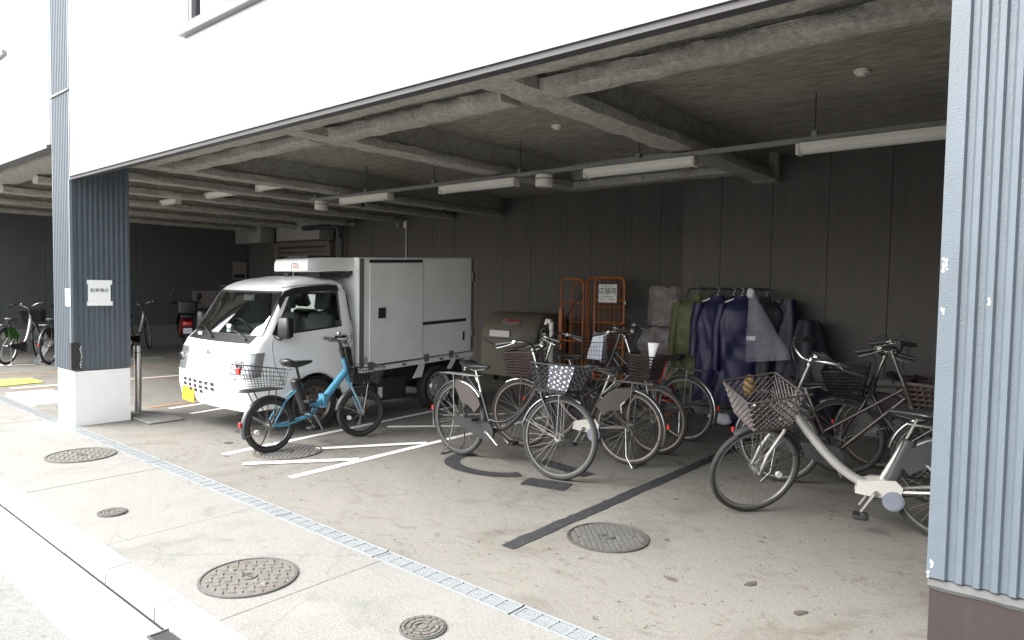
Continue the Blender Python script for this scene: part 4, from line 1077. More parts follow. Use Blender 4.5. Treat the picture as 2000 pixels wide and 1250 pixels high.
bkE = bicycle('rear most bicycle of the cluster, long chrome rear mudguard by the red cone', (-3.07,6.37), (-4.20,6.45), r=.33, steer=.2, lean=.02, frame='mixte', frame_m='dark_frame', rim='chrome', basket='wire', basket_m='black', bsize=(.34,.38,.24), stand='side', bar_z=1.06, saddle_z=.84)
bkF = bicycle('white electric bicycle with taupe diamond basket, cut off by the right pillar', (-0.60,4.92), (-1.70,4.62), r=.325, steer=.62, lean=-.09, refl=True, bz=.70, frame='ebike', frame_m='silver', rim='dull_alloy', basket='diamond', basket_m='basket_taupe', bsize=(.34,.36,.24), tyre='rubber', guard='dark_frame', stand='side', motor=True, battery=True, chaincase=False, bar_z=1.08, saddle_z=.80, fend='dark_frame', lamp_on=False)
bkG = bicycle('dark bicycle with oversized brown mesh basket behind the white electric one', (-1.86,5.55), (-0.76,5.70), r=.325, steer=-.1, lean=.02, frame='mixte', frame_m='brown_frame', rim='chrome', child='basket_brown', stand='double', bar_z=1.08, saddle_z=.82, fend='chrome', lamp_on=False)
bkH = bicycle('dark bicycle with grey cover sheet, deepest in the right corner', (-1.35,6.55), (-0.35,6.75), r=.325, steer=.2, frame='mixte', frame_m='dark_frame', rim='rust_rim', guard='guard_brown', basket='woven', basket_m='basket_brown', stand='side', bar_z=1.05, saddle_z=.82, fend='dark_frame', spokes=20)
bkM = bicycle('black bicycle squeezed between the white electric bicycle and the brown mesh basket', (-0.45,5.98), (-1.52,6.12), r=.325, steer=.3, lean=-.03, frame='swan', frame_m='black_gloss', rim='grey_rim', basket='woven', basket_m='black', bsize=(.30,.34,.22), stand='side', bar_z=1.04, saddle_z=.82, fend='dark_frame', spokes=24, guard='dark_frame')
bkJ = bicycle('black bicycle parked beside the left pillar in the far left bay', (-14.35,4.04), (-15.2,4.78), r=.33, frame='mixte', frame_m='dark_frame', rim='dull_alloy', stand='side', fend='dark_frame', spokes=20, lamp_on=False, guard='guard_brown', basket='woven', basket_m='black')
bkI = bicycle('white electric bicycle with green dress guard at the far left edge', (-14.75,3.5), (-15.45,4.17), r=.33, steer=.3, frame='ebike', frame_m='silver', rim='dull_alloy', basket='woven', basket_m='black', bsize=(.34,.36,.24), guard='green_guard', stand='double', chaincase=True, fend='dark_frame', spokes=20, lamp_on=False)
bkK = bicycle('pale framed bicycle against the end wall, partly hidden by the left pillar', (-15.5,5.75), (-16.2,6.5), r=.33, steer=.3, frame='ebike', frame_m='silver', rim='rust_rim', stand='side', fend='dark_frame', spokes=20, lamp_on=False, rack=None)

# ------------------------------------------------------------------ refrigerated kei truck
TX, TY = -6.85, 4.11
tr = thing('box_truck', 'small white refrigerated box truck parked nose out in the garage', 'truck', (TX,TY,0))
WP = M['white_paint']
RK = 0.042
def rk(p): return (p[0], p[1], p[2]+p[1]*RK)
ZL = [.30,.36,.43,.50,.57,.64,.72,.80,.87,.958,.985,1.03,1.12,1.22,1.32,1.40,1.455,1.50,1.54,1.572,1.592]
def lerp_tab(z, tab):
    if z <= tab[0][0]: return tab[0][1]
    for (a, va), (b_, vb) in zip(tab, tab[1:]):
        if z <= b_:
            u = (z-a)/(b_-a); return va+(vb-va)*u
    return tab[-1][1]
def fr(z): return lerp_tab(z, [(.30,-.77),(.36,-.80),(.50,-.825),(.64,-.82),(.72,-.805),(.87,-.775),(.958,-.738),(.985,-.71),(1.03,-.665),(1.40,-.43),(1.455,-.39),(1.50,-.335),(1.54,-.25),(1.572,-.14),(1.592,.0)])
def re_(z): return lerp_tab(z, [(.30,.475),(1.0,.475),(1.4,.43),(1.5,.40),(1.572,.34),(1.592,.28)])
def hw(z): return lerp_tab(z, [(.30,.705),(.36,.725),(.57,.737),(.87,.737),(1.03,.725),(1.40,.662),(1.455,.648),(1.50,.625),(1.54,.585),(1.572,.52),(1.592,.44)])
def rc(z): return lerp_tab(z, [(.30,.10),(.87,.10),(1.03,.09),(1.40,.07),(1.5,.08),(1.592,.06)])
def bulge(z): return lerp_tab(z, [(.30,.045),(.87,.05),(1.03,.085),(1.4,.075),(1.592,.04)])
FX = [0,.2,.4,.58,.74,.86,1.0]
SIDE = [0,.05,.14,.235,.30,.37,.44,.51,.58,.65,.72,.80,.88,.95,1.0]
AR = .325
def half_ring(z):
    """points from front centre to rear centre on the +x side"""
    f, e, w, q, bu = fr(z), re_(z), hw(z), rc(z), bulge(z)
    P = []
    for u in FX: x = u*(w-q); P.append([x, f+bu*(x/w)**2, z])
    y0 = f+bu*((w-q)/w)**2
    for k in range(1, 5):
        a = k*PI/2/5; P.append([w-q+q*math.sin(a), y0+q*(1-math.cos(a)), z])
    s0, s1 = y0+q, e-.04
    for t_ in SIDE:
        y = s0+(s1-s0)*t_; zz = z
        if z < .645:
            lo = max(.30, .272+math.sqrt(max(0, AR*AR-y*y))) if abs(y) < AR else .30
            zz = lo+(z-.30)/(.64-.30)*(max(.64,lo+.02)-lo)
        if z > .86 and z < 1.56: zz += .045*t_*min(1,(z-.86)/.12)*min(1,(1.56-z)/.1)
        P.append([w, y, zz])
    for u in (.66,.33): P.append([w*.98 if u > .5 else w*.6, e, z])
    P.append([0, e, z])
    return P
def ring(z):
    h = half_ring(z); n = len(h)
    left = [[-p[0],p[1],p[2]] for p in h[1:-1]]
    return h+list(reversed(left))
RG = [ring(z) for z in ZL]
NC = len(RG[0]); NH = len(half_ring(1.0))
iS = len(FX)+4                      # first side column
cols_side = [iS+SIDE.index(.05), iS+SIDE.index(.88)]
rW0, rW1 = ZL.index(1.03), ZL.index(1.455)
def mir(j): return (NC-j) % NC
def is_ws(i, j):      # windscreen cell
    return rW0 <= i < rW1 and (j < len(FX)+1 or mir(j+1) < len(FX)+1)
def is_side(i, j, s):
    jj = j if s > 0 else mir(j+1)
    return rW0 <= i < rW1 and cols_side[0] <= jj < cols_side[1] and jj < NH
def is_rear(i, j):
    jj = min(j, mir(j+1)); return ZL.index(1.12) <= i < ZL.index(1.40) and jj >= NH-3
def is_cowl(i, j):
    jj = j if j < NC/2 else mir(j+1); return (ZL.index(.958) <= i < rW0) and jj < len(FX)-1
def is_lamp(i, j):
    jj = j if j < NC/2 else mir(j+1); return ZL.index(.64) <= i < ZL.index(.87) and FX.index(.74) <= jj < iS+1
def cell(i, j): k = (j+1) % NC; return (i*NC+j, i*NC+k, (i+1)*NC+k, (i+1)*NC+j)
ALLV = [rk(p) for rg in RG for p in rg]
def patch(test, name, m, off=0.0, parent=tr, smooth=40, thick=0.0):
    fs = [cell(i, j) for i in range(len(ZL)-1) for j in range(NC) if test(i, j)]
    used = sorted({v for f in fs for v in f}); mp = {v: n for n, v in enumerate(used)}
    me = bpy.data.meshes.new(name); me.from_pydata([ALLV[v] for v in used], [], [[mp[v] for v in f] for f in fs])
    bm = bmesh.new(); bm.from_mesh(me); bmesh.ops.recalc_face_normals(bm, faces=bm.faces); bm.normal_update()
    c = Vector((0,0,.9))
    s_ = sum((f.calc_center_median()-c).dot(f.normal)*f.calc_area() for f in bm.faces)
    if s_ < 0: bmesh.ops.reverse_faces(bm, faces=bm.faces)
    bm.normal_update()
    if off:
        for v in bm.verts: v.co += v.normal*off
    bound = []
    es = [e for e in bm.edges if e.is_boundary]
    bm.to_mesh(me)
    segs = [(e.verts[0].co.copy(), e.verts[1].co.copy()) for e in es]
    bm.free()
    me.materials.append(m)
    me.polygons.foreach_set('use_smooth', [True]*len(me.polygons)); me.set_sharp_from_angle(angle=math.radians(smooth))
    o = bpy.data.objects.new(name, me); COL.objects.link(o); o.parent = parent
    if thick:
        md = o.modifiers.new('thick','SOLIDIFY'); md.thickness = thick; md.offset = -1
    return o, segs
def chain(segs):
    """ordered loop of boundary points"""
    key = lambda p: (round(p.x,4), round(p.y,4), round(p.z,4))
    adj = {}
    for a, b_ in segs: adj.setdefault(key(a), []).append(b_); adj.setdefault(key(b_), []).append(a)
    p = segs[0][0]; out = [p]; prev = None
    while True:
        nx = [q for q in adj[key(p)] if prev is None or key(q) != key(prev)]
        if not nx: break
        q = nx[0]; prev = p; p = q
        if key(p) == key(out[0]): break
        out.append(p)
        if len(out) > 500: break
    return out+[out[0]]
def body_test(i, j): return not (is_ws(i,j) or is_side(i,j,1) or is_side(i,j,-1) or is_rear(i,j) or is_cowl(i,j) or is_lamp(i,j))
cab, _ = patch(body_test, 'cab_body', WP, smooth=42)
# roof cap
b = MB(); top = RG[-1]; b.loft([[rk(p) for p in top], [rk((p[0]*.75, .12+(p[1]-.12)*.75, p[2]+.010)) for p in top], [rk((p[0]*.3, .12+(p[1]-.12)*.3, p[2]+.014)) for p in top]], False, True); b.build('roof', WP, tr, smooth=60)
for nm, ts, mm, off in (('windscreen', is_ws, M['wglass2'], -.006), ('side_window', lambda i, j: is_side(i,j,1), M['glass'], -.008), ('side_window', lambda i, j: is_side(i,j,-1), M['glass'], -.008), ('rear_window', is_rear, M['glass'], -.004)):
    o, segs = patch(ts, nm, mm, off)
    lp = chain(segs); b = MB(); b.tube(lp, .012, 6, False); b.build('window_seal', M['black'], o, smooth=60)
patch(is_cowl, 'cowl', M['black'], -.003)
for s_ in (1,-1):
    o, segs = patch(lambda i, j: is_lamp(i,j) and ((j < NC/2) == (s_ > 0)), 'headlight', M['lamp'], .002)
    b = MB(); b.tube(chain(segs), .004, 5, False); b.build('lamp_edge', M['trim_grey'], o)
    yb = fr(.75)+bulge(.75)*.7; b = MB(); b.M = Matrix.Translation(rk((s_*.60, yb-.008, .76))) @ Matrix.Rotation(PI/2+.3,4,'X'); b.lathe([(.055,.0),(.05,.012),(.03,.02)], (0,0,0), n=16); b.build('lamp_bowl', M['chrome'], o)
    b = MB(); p = rk((s_*.712, fr(.70)+.16, .70)); b.rbox(p[0]-.012,p[0]+.012,p[1]-.05,p[1]+.05,p[2]-.03,p[2]+.03,.008); b.build('turn_lamp', M['lamp_orange'], o)
# dark floor, bulkhead and wheel-arch liners
b = MB(); b.box(-.66,.66,-.62,.40,.50,.56); b.build('cab_floor', M['under'], tr, smooth=0)
for s_ in (1,-1):
    b = MB(); pts = [(AR*1.01*math.cos(a), .272+AR*1.01*math.sin(a)) for a in [PI*k/16 for k in range(17)]]
    b.loft([[rk((s_*.73,y,z)) for y, z in pts], [rk((s_*.42,y,z)) for y, z in pts]], closed=False); b.build('wheel_arch', M['black'], tr, smooth=60)
# front details
def Fy(x, z): w = hw(z); return fr(z)+bulge(z)*(x/w)**2
b = MB()
rows = [(.535,6,0),(.487,6,0),(.44,4,1)]
for r_, (z, n, st_) in enumerate(rows):
    for k in range(st_, 6):
        x = -.50+k*.125+.03
        if r_ == 2 and k > 3: continue
        w = .042; y = Fy(x, z); y2 = Fy(x+w, z)
        vs = [rk((x-w,Fy(x-w,z)-.003,z+.017)), rk((x+w,Fy(x+w,z)-.003,z+.017)), rk((x+w*.75,Fy(x+w*.75,z)-.003,z-.017)), rk((x-w*.75,Fy(x-w*.75,z)-.003,z-.017))]
        b.prism(vs, (0,.02,0))
b.build('grille_opening', M['black'], tr, smooth=0)
b = MB(); pc = [(x, Fy(x,.375)-.014) for x in (-.585,-.50,-.42,-.33,-.27)]
b.loft([[rk((x,y,.30)), rk((x,y,.455)), rk((x,y+.006,.455)), rk((x,y+.006,.30))] for x, y in pc], True, True); b.build('number_plate', M['plate'], tr, smooth=30)
b = MB(); b.M = Matrix.Translation(rk((0,Fy(0,.84)-.004,.84))); b.lathe([(.032,-.004),(.034,.0),(.028,.004),(.024,.004),(.022,-.004)], (0,0,0), 'y', 20); b.box(-.02,.02,-.004,.003,-.005,.005); b.build('emblem', M['dull_alloy'], tr)
b = MB()
for z in (.625,): b.tube([rk((x*.98*hw(z)/10, Fy(x*.98*hw(z)/10,z)-.001, z)) for x in range(-8,9)], .003, 4)
b.build('bumper_seam', M['seal_grey'], tr)
b = MB()
for x0, x1 in ((-.05,-.50),(.55,.10)):
    b.tube([rk((x0,Fy(x0,.99)-.015,.995)), rk((x0-.16,Fy(x0-.1,1.03)-.02,1.045)), rk((x1,Fy(x1,1.08)+.0,1.085))], [.010,.008,.005], 6)
b.build('wiper', M['black'], tr)
b = MB(); b.box(.05,.13,Fy(.1,1.03)+.05,Fy(.1,1.03)+.06,1.02,1.10); b.box(-.42,-.34,Fy(-.4,1.0)-.018,Fy(-.4,1.0)-.010,.97,1.0); b.build('paper_slip', M['paper'], tr, smooth=0)
# door outline, handle, sill, visor, mirror
def sx(y, z): return hw(z)+.0008
for s_ in (1,-1):
    b = MB()
    P = [(-.485,.99),(-.50,.90),(-.47,.72),(-.41,.60),(-.36,.52)]
    b.tube([rk((s_*sx(y,z),y,z)) for y, z in P], .0035, 4)
    P = [(.395,1.46),(.425,1.2),(.44,1.0),(.44,.70),(.43,.40),(.42,.31)]
    b.tube([rk((s_*sx(y,z),y,z)) for y, z in P], .0035, 4)
    P = [(-.345,1.497),(-.1,1.515),(.2,1.522),(.36,1.515),(.395,1.46)]
    b.tube([rk((s_*(hw(z-.02)+.004),y,z)) for y, z in P], .0035, 4)
    b.build('door_seam', M['seal_grey'], tr)
    b = MB(); P = [(-.50,.835),(-.2,.845),(.1,.845),(.42,.84)]
    b.tube([rk((s_*(sx(y,z)-.001),y,z)) for y, z in P], .003, 4); b.build('door_crease', M['box_white'], tr)
    b = MB(); b.M = Matrix.Translation(rk((s_*.737,.30,.935))); b.rbox(-.012,.014,-.075,.075,-.032,.032,.012); b.build('handle_recess', M['black'], tr)
    b = MB(); b.M = Matrix.Translation(rk((s_*.743,.30,.925))); b.rbox(-.01,.022,-.06,.06,-.014,.016,.008); b.build('door_handle', WP, tr)
    b = MB()
    P = [(-.41,1.335),(-.335,1.455),(-.2,1.487),(.0,1.502),(.2,1.508),(.315,1.50)]
    outer = [Vector(rk((s_*(hw(z)+.018),y,z+.006))) for y, z in P]; inner = [Vector(rk((s_*(hw(z-.06)+.022),y+.012,z-.055))) for y, z in P]
    n = len(P); b.add(outer+inner, [(i,i+1,n+i+1,n+i) for i in range(n-1)]); o = b.build('window_visor', M['black'], tr, smooth=50)
    b = MB(); b.M = Matrix.Translation(rk((s_*.86,-.44,1.11))) @ Matrix.Rotation(s_*.18,4,'Z'); b.rbox(-.075,.075,-.035,.035,-.105,.105,.025); mo = b.build('mirror', M['black'], tr, smooth=50)
    b = MB(); b.tube([rk((s_*.72,-.46,1.02)), rk((s_*.80,-.455,1.0)), rk((s_*.85,-.44,1.03))], .022, 8); b.build('mirror_arm', M['black'], mo)
    b = MB(); b.M = Matrix.Translation(rk((s_*.86,-.398,1.11))) @ Matrix.Rotation(s_*.18,4,'Z'); b.box(-.062,.062,0,.003,-.09,.09); b.build('mirror_glass', M['chrome'], mo, smooth=0)
    tri = [rk((s_*(hw(1.04)+.003),-.50,1.035)), rk((s_*(hw(1.04)+.003),-.40,1.04)), rk((s_*(hw(1.15)+.004),-.43,1.16))]
    b = MB(); b.prism(tri, (s_*-.01,0,0)); b.build('mirror_base', M['black'], tr, smooth=0)
# interior
b = MB()
b.loft([[rk(p) for p in ((-.64,-.60,.90),(-.64,-.34,.90),(-.64,-.30,.70),(-.64,-.60,.60))],[rk(p) for p in ((.64,-.60,.90),(.64,-.34,.90),(.64,-.30,.70),(.64,-.60,.60))]], True, True); b.build('dashboard', M['seat_grey'], tr)
b = MB(); b.M = Matrix.Translation(rk((-.34,-.20,1.0))) @ Matrix.Rotation(-1.0,4,'X'); b.lathe([(.17+.012*math.cos(a), .012*math.sin(a)) for a in [2*PI*k/8 for k in range(8)]], (0,0,0), n=28, closed_prof=True); b.box(-.16,.16,-.015,.015,-.01,.01); b.build('steering_wheel', M['black'], tr)
for x in (-.34, .34):
    b = MB(); b.M = Matrix.Translation((x,0,.03)); b.rbox(-.23,.23,-.10,.36,.60,.76,.06); sb = b.build('seat', M['seat_grey'], tr)
    b = MB(); b.M = Matrix.Translation((x,.30,.74)) @ Matrix.Rotation(.17,4,'X') @ Matrix.Rotation(0,4,'Z')
    b.M = Matrix.Translation((x,.27,.74)) @ Matrix.Rotation(-.15,4,'X'); b.rbox(-.225,.225,-.05,.05,0,.46,.045); b.build('seat_back', M['seat_grey'], sb)
    b = MB(); b.M = Matrix.Translation((x,.335,1.21)) @ Matrix.Rotation(-.12,4,'X'); b.rbox(-.12,.12,-.04,.04,.03,.22,.035); b.build('headrest', M['seat_grey'], sb)
b = MB(); b.tube([rk((.0,-.33,1.40)), rk((.0,-.30,1.44))], .008, 6); b.M = Matrix.Translation(rk((.0,-.33,1.385))); b.rbox(-.11,.11,-.012,.012,-.032,.032,.01); b.build('rear_view_mirror', M['cab_in'], tr)
b = MB(); b.tube([rk((-.60,-.50,1.12)), rk((-.585,-.46,1.13)), rk((-.57,-.36,1.30)), rk((-.59,-.36,1.33))], .013, 6); b.tube([rk((.60,-.50,1.12)), rk((.585,-.46,1.13)), rk((.57,-.36,1.30)), rk((.59,-.36,1.33))], .013, 6); b.build('grab_handle', M['cab_in'], tr)

# box body
bx0, bx1, by0, by1 = -.70, .73, .555, 2.32
def bz(y, z): return z+y*RK
b = MB()
sec = [(bx0,.60),(bx1,.60),(bx1,1.775),(bx1-.02,1.80),(bx0+.02,1.80),(bx0,1.775)]
b.loft([[rk((x*.985,by0-.012,z-.0)) for x, z in sec],[rk((x,by0+.01,z)) for x, z in sec],[rk((x,by1,z)) for x, z in sec]], True, True); b.build('cargo_box', M['box_white'], tr, smooth=0)
def sp(name, y0, y1, z0, z1, m, t_=.004, parent=tr, x=bx1):
    b = MB(); b.prism([rk((x,y0,z0)), rk((x,y1,z0)), rk((x,y1,z1)), rk((x,y0,z1))], (t_,0,0)); return b.build(name, m, parent, smooth=0)
sp('corner_post', by0-.005, by0+.055, .565, 1.79, M['seal_grey'], .006)
sp('corner_trim', by0+.057, by0+.115, .575, 1.79, M['box_white'], .007)
sd = sp('sliding_door', .685, 1.47, .60, 1.735, M['box_white'], .016)
sp('door_track', .685, 1.47, 1.742, 1.775, M['under'], .012)
dh = sp('door_latch', .80, .905, 1.115, 1.235, M['black'], .006, x=bx1+.016)
b = MB(); p = rk((bx1+.022,.852,1.175)); b.rbox(p[0],p[0]+.008,p[1]-.03,p[1]+.03,p[2]-.03,p[2]+.03,.006); b.build('latch_grip', M['under'], dh)
sp('side_panel', 1.485, 2.235, 1.03, 1.785, M['box_white'], .005)
sp('side_gate', 1.485, 2.235, .60, .985, M['box_white'], .005)
sp('gate_gap', 1.485, 2.235, .988, 1.027, M['under'], .003)
sp('gate_latch', 2.175, 2.20, .745, .86, M['black'], .008, x=bx1+.005)
b = MB(); p = rk((bx1+.008,.62+by0-.555,.665)); b.lathe([(.038,0),(.042,.001),(.042,-.001),(.034,-.001),(.034,.001)], (p[0]+.0,.617,bz(.617,.665)), 'x', 24)
for k in (-1,0,1): b.box(p[0]-.001,p[0]+.0015,.617+k*.018-.004,.617+k*.018+.004,bz(.617,.665)-.022,bz(.617,.665)+.022)
b.build('round_sticker', M['trim_grey'], tr, smooth=0)
b = MB(); b.prism([rk((bx0,by1+.002,.60)), rk((bx1+.004,by1+.002,.60)), rk((bx1+.004,by1+.002,1.79)), rk((bx0,by1+.002,1.79))], (0,.05,0)); rd = b.build('rear_door', M['seal_grey'], tr, smooth=0)
for z in (.85,1.55):
    b = MB(); p = rk((bx1+.006,by1+.03,z)); b.rbox(p[0]-.004,p[0]+.012,p[1]-.02,p[1]+.035,p[2]-.06,p[2]+.06,.006); b.build('hinge', M['dull_alloy'], rd)
b = MB(); b.prism([rk((bx1-.06,by0+.02,.525)), rk((bx1-.06,by1+.03,.525)), rk((bx1-.06,by1+.03,.575)), rk((bx1-.06,by0+.02,.575))], (.075,0,0)); b.build('side_rail', M['box_white'], tr, smooth=0)
b = MB(); b.prism([rk((bx0,by0+.02,.525)), rk((bx0,by1+.03,.525)), rk((bx0,by1+.03,.575)), rk((bx0,by0+.02,.575))], (.06,0,0)); b.build('side_rail', M['box_white'], tr, smooth=0)
b = MB()
for y in (.66,1.50,1.92): b.prism([rk((bx1+.016,y,.545)), rk((bx1+.016,y+.075,.545)), rk((bx1+.016,y+.075,.635)), rk((bx1+.016,y,.635))], (.006,0,0))
for y in (1.18,2.05,1.78): p = rk((bx1+.016,y,.553)); b.rbox(p[0],p[0]+.015,p[1]-.03,p[1]+.03,p[2]-.012,p[2]+.012,.006)
b.build('rail_clamp', M['seal_grey'], tr, smooth=0)
# rear wheel arch brackets, underbody
RWY = 1.775
for y0, y1, ya, yb in ((1.36,1.50,1.47,1.56),(1.92,2.00,2.02,2.10),(2.26,2.34,2.26,2.34)):
    zlo = .36 if y0 < 1.5 else .40
    b = MB(); b.prism([rk((bx1-.02,y0,zlo)), rk((bx1-.02,y1,zlo)), rk((bx1-.02,yb,.535)), rk((bx1-.02,ya,.535))], (-.012,0,0)); b.build('guard_bracket', M['box_white'], tr, smooth=0)
b = MB(); b.box(-.55,-.40,.40,2.35,.36,.56); b.box(.40,.55,.40,2.35,.36,.56); b.box(-.5,.5,.45,1.3,.30,.50); b.box(-.3,.3,1.5,2.2,.25,.5); b.cyl((-.66,RWY,.27),(.66,RWY,.27),.05); b.cyl((-.66,0,.27),(.66,0,.27),.04); b.build('chassis', M['under'], tr, smooth=0)
b = MB(); b.rbox(.50,.70,.82,1.27,.20,.46,.02); b.rbox(.55,.715,.60,.80,.28,.40,.02); bt = b.build('battery_box', M['under'], tr)
b = MB(); b.box(.701,.705,.84,.90,.24,.36); b.build('fuel_label', M['box_white'], bt, smooth=0)
b = MB(); b.box(.716,.722,.62,.78,.31,.37); b.build('vent_panel', M['black'], bt, smooth=0)
for sgn in (-1, 1):
    for y in (0.0, RWY):
        R = .272; x = sgn*.66; b = MB()
        b.lathe([(R-.075,-.062),(R-.02,-.07),(R-.004,-.055),(R,-.03),(R,.03),(R-.004,.055),(R-.02,.07),(R-.075,.062)], (x,y,R), 'x', 40); w = b.build('wheel', M['rubber'], tr, smooth=40)
        b = MB(); o_ = sgn*.055; b.lathe([(R-.075,o_),(R-.085,o_*1.05),(R-.10,o_*.5),(.12,o_*.35),(.10,o_*.75),(.05,o_*.8),(.045,o_*1.05),(.0005,o_*1.1)], (x,y,R), 'x', 36); b.build('rim', M['rust_rim'] if y == 0 else M['silver'], w, smooth=30)
        b = MB()
        for k in range(12):
            a = 2*PI*k/12; c = (x+o_*.62, y+.145*math.cos(a), R+.145*math.sin(a)); b.disc((c[0]+o_*.02,c[1],c[2]), .015, 'x', 10)
        b.build('rim_hole', M['black'], w, smooth=0)
# refrigeration unit over the cab
b = MB()
def fsec(y, z0, z1, w): return [rk((x*.53+.315,y,z)) for x, z in ((-w,z0),(w,z0),(w,z1-.03),(w-.03,z1),(-w+.03,z1),(-w,z1-.03))]
b.loft([fsec(-.04,1.665,1.765,.60), fsec(-.02,1.655,1.785,.615), fsec(.12,1.655,1.80,.62), fsec(.54,1.655,1.80,.62)], True, True)
fu = b.build('cooling_unit', M['box_white'], tr, smooth=30)
b = MB(); b.prism([rk((.06,.08,1.802)), rk((.45,.08,1.802)), rk((.45,.45,1.802)), rk((.06,.45,1.802))], (0,0,.022)); b.build('fan_grille', M['under'], fu, smooth=0)
b = MB(); b.box(.10,.17,.02,.08,1.60,1.66); b.box(.08,.58,.14,.5,1.60,1.655); b.tube([(.58,.40,1.64),(.63,.47,1.62),(.60,.54,1.66)], .02, 8); b.build('unit_mount', M['under'], fu, smooth=0)
text('(TD)', .075, face_mtx(rk((.40,-.0415,1.715)), (1,0,0), (0,.08,1)), M['red_print'], 'lettering', fu, depth=.001)

# ------------------------------------------------------------------ waste container, carts, cone
ct = thing('waste_container', 'large olive beige moulded waste container with curved lid behind the truck', 'container', (-7.0,8.28,0))
b = MB()
prof = [(0.02,0.10),(0.0,0.16),(0.0,0.60),(.0,.70),(.02,.82),(.07,.94),(.15,1.04),(.26,1.10),(.40,1.125),(.60,1.11),(.78,1.04),(.85,.94),(.86,.70),(.86,.12)]
rings = []
for x, s_ in ((-.66,.93),(-.645,.975),(-.60,1.0),(-.2,1.0),(.2,1.0),(.46,1.0),(.505,.975),(.52,.93)):
    rings.append([(x, .43+(y-.43)*s_, .10+(z-.10)*(s_ if z > .3 else 1)) for y, z in prof])
b.loft(rings, True, True); b.build('body', M['bin'], ct, smooth=50)
b = MB(); b.tube([(-.62+1.10*k/16, -.006, .66-.10*math.sin(PI*min(1,max(0,(k-1)/14)))) for k in range(17)], .014, 8); b.tube([(-.66,-.004,.70),(.52,-.004,.70)], .007, 5); b.build('lid_rim', mat('darker olive plastic',(.09,.08,.06),.6), ct)
b = MB(); b.box(-.02,-.01,-.004,.003,.12,.58); b.build('mould_seam', M['bin'], ct, smooth=0)
b = MB(); b.M = Matrix.Translation((-.42,-.004,.77)) @ Matrix.Rotation(-.06,4,'X'); b.box(-.02,.40,-.006,.0,-.04,.06); b.build('label_sticker', M['white_board'], ct, smooth=0)
b = MB(); b.M = Matrix.Translation((-.18,.09,.975)) @ Matrix.Rotation(-.85,4,'X'); b.box(-.06,.32,-.006,0.0,-.09,.05); lb = b.build('warning_label', M['poster'], ct, smooth=0)
b = MB(); b.M = Matrix.Translation((-.18,.09,.975)) @ Matrix.Rotation(-.85,4,'X'); b.box(-.0,.31,-.008,-.0062,.0,.045); b.build('label_heading', M['red_print'], lb, smooth=0)
for x in (-.45,.45):
    b = MB(); b.cyl((x-.03,.15,.06),(x+.03,.15,.06),.06); b.cyl((x-.03,.7,.06),(x+.03,.7,.06),.06); b.build('castor', M['rubber'], ct)

def ucage(b, x0, x1, y, z0, z1, r=.017, bars=(), wires=0):
    q = .09
    P = [(x0,y,z0),(x0,y,z1-q)]+[(x0+q-q*math.cos(a),y,z1-q+q*math.sin(a)) for a in [PI/2*k/5 for k in range(1,6)]]
    P += [(x1-q+q*math.sin(a),y,z1-q+q*math.cos(a)) for a in [PI/2*k/5 for k in range(0,6)]]+[(x1,y,z0)]
    b.tube(P, r, 8)
    for z in bars: b.tube([(x0,y,z),(x1,y,z)], r*.75, 8)
def yframe(b, x, y0, y1, z0, z1, r=.015, bars=()):
    b.tube([(x,y0,z0),(x,y0,z1)], r, 8); b.tube([(x,y1,z0),(x,y1,z1)], r, 8)
    for z in bars: b.tube([(x,y0,z),(x,y1,z)], r*.7, 6)
c1 = thing('roll_cage', 'narrow folded orange roll cage cart beside the waste container', 'roll cage', (-6.045,8.6,0), group='orange roll cage carts')
b = MB(); ucage(b, -.205, .205, 0, .18, 1.67, bars=(.25,.72,1.31)); ucage(b, -.16, .16, .22, .18, 1.62, .014, bars=(.25,1.0)); b.build('side_frame', M['orange'], c1)
b = MB()
for i in range(1,5): x = -.205+.41*i/5; b.cyl((x,0,.25),(x,0,1.31),.004,n=5)
b.build('wire_bars', M['orange'], c1)
b = MB(); b.box(-.235,-.175,-.02,.03,.45,1.2); b.build('post_sleeve', M['orange'], c1, smooth=0)
b = MB(); b.tube([(-.19,-.02,.95),(.16,-.03,1.42)], .007, 5); b.rbox(.135,.19,-.03,.03,1.36,1.46,.01); b.build('strap', M['black'], c1)
b = MB()
for x in (-.18,.18): b.cyl((x-.02,.05,.06),(x+.02,.05,.06),.06); b.box(x-.03,x+.03,.02,.08,.06,.18)
b.build('castor', M['under'], c1)
c2 = thing('roll_cage', 'wide orange roll cage cart carrying a white paper sign', 'roll cage', (-5.43,8.55,0), group='orange roll cage carts')
b = MB(); ucage(b, -.17, .33, 0, .18, 1.69, .019, bars=(.25,.68,1.03,1.36)); b.build('front_frame', M['orange'], c2)
b = MB(); ucage(b, -.60, .07, .42, .18, 1.69, .016, bars=(.25,.70,1.25)); b.build('back_frame', M['orange'], c2)
b = MB()
for i in range(1,6): x = -.17+.5*i/6; b.cyl((x,0,.25),(x,0,1.66),.0045,n=5)
for i in range(1,9): x = -.60+.67*i/9; b.cyl((x,.42,.25),(x,.42,1.66),.0035,n=5)
b.build('wire_bars', M['orange'], c2)
b = MB(); b.prism([(-.17,.0,.17),(.34,.0,.17),(.07,.44,.17),(-.60,.44,.17)], (0,0,.03)); b.build('base_tray', M['orange'], c2, smooth=0)
b = MB()
for i in range(7):
    for s_ in (1,-1):
        x0 = -.15+.07*i; b.tube([(x0,.012,.27),(x0+s_*.16,.012,.62)], .006, 4)
b.build('mesh_panel', M['under'], c2, smooth=0)
b = MB()
for x in (-.12,.28):
    for y in (.05,.38):
        x = x-(.33 if y > .2 else 0); b.cyl((x-.02,y,.06),(x+.02,y,.06),.06); b.box(x-.03,x+.03,y-.03,y+.03,.06,.17)
b.build('castor', M['under'], c2)
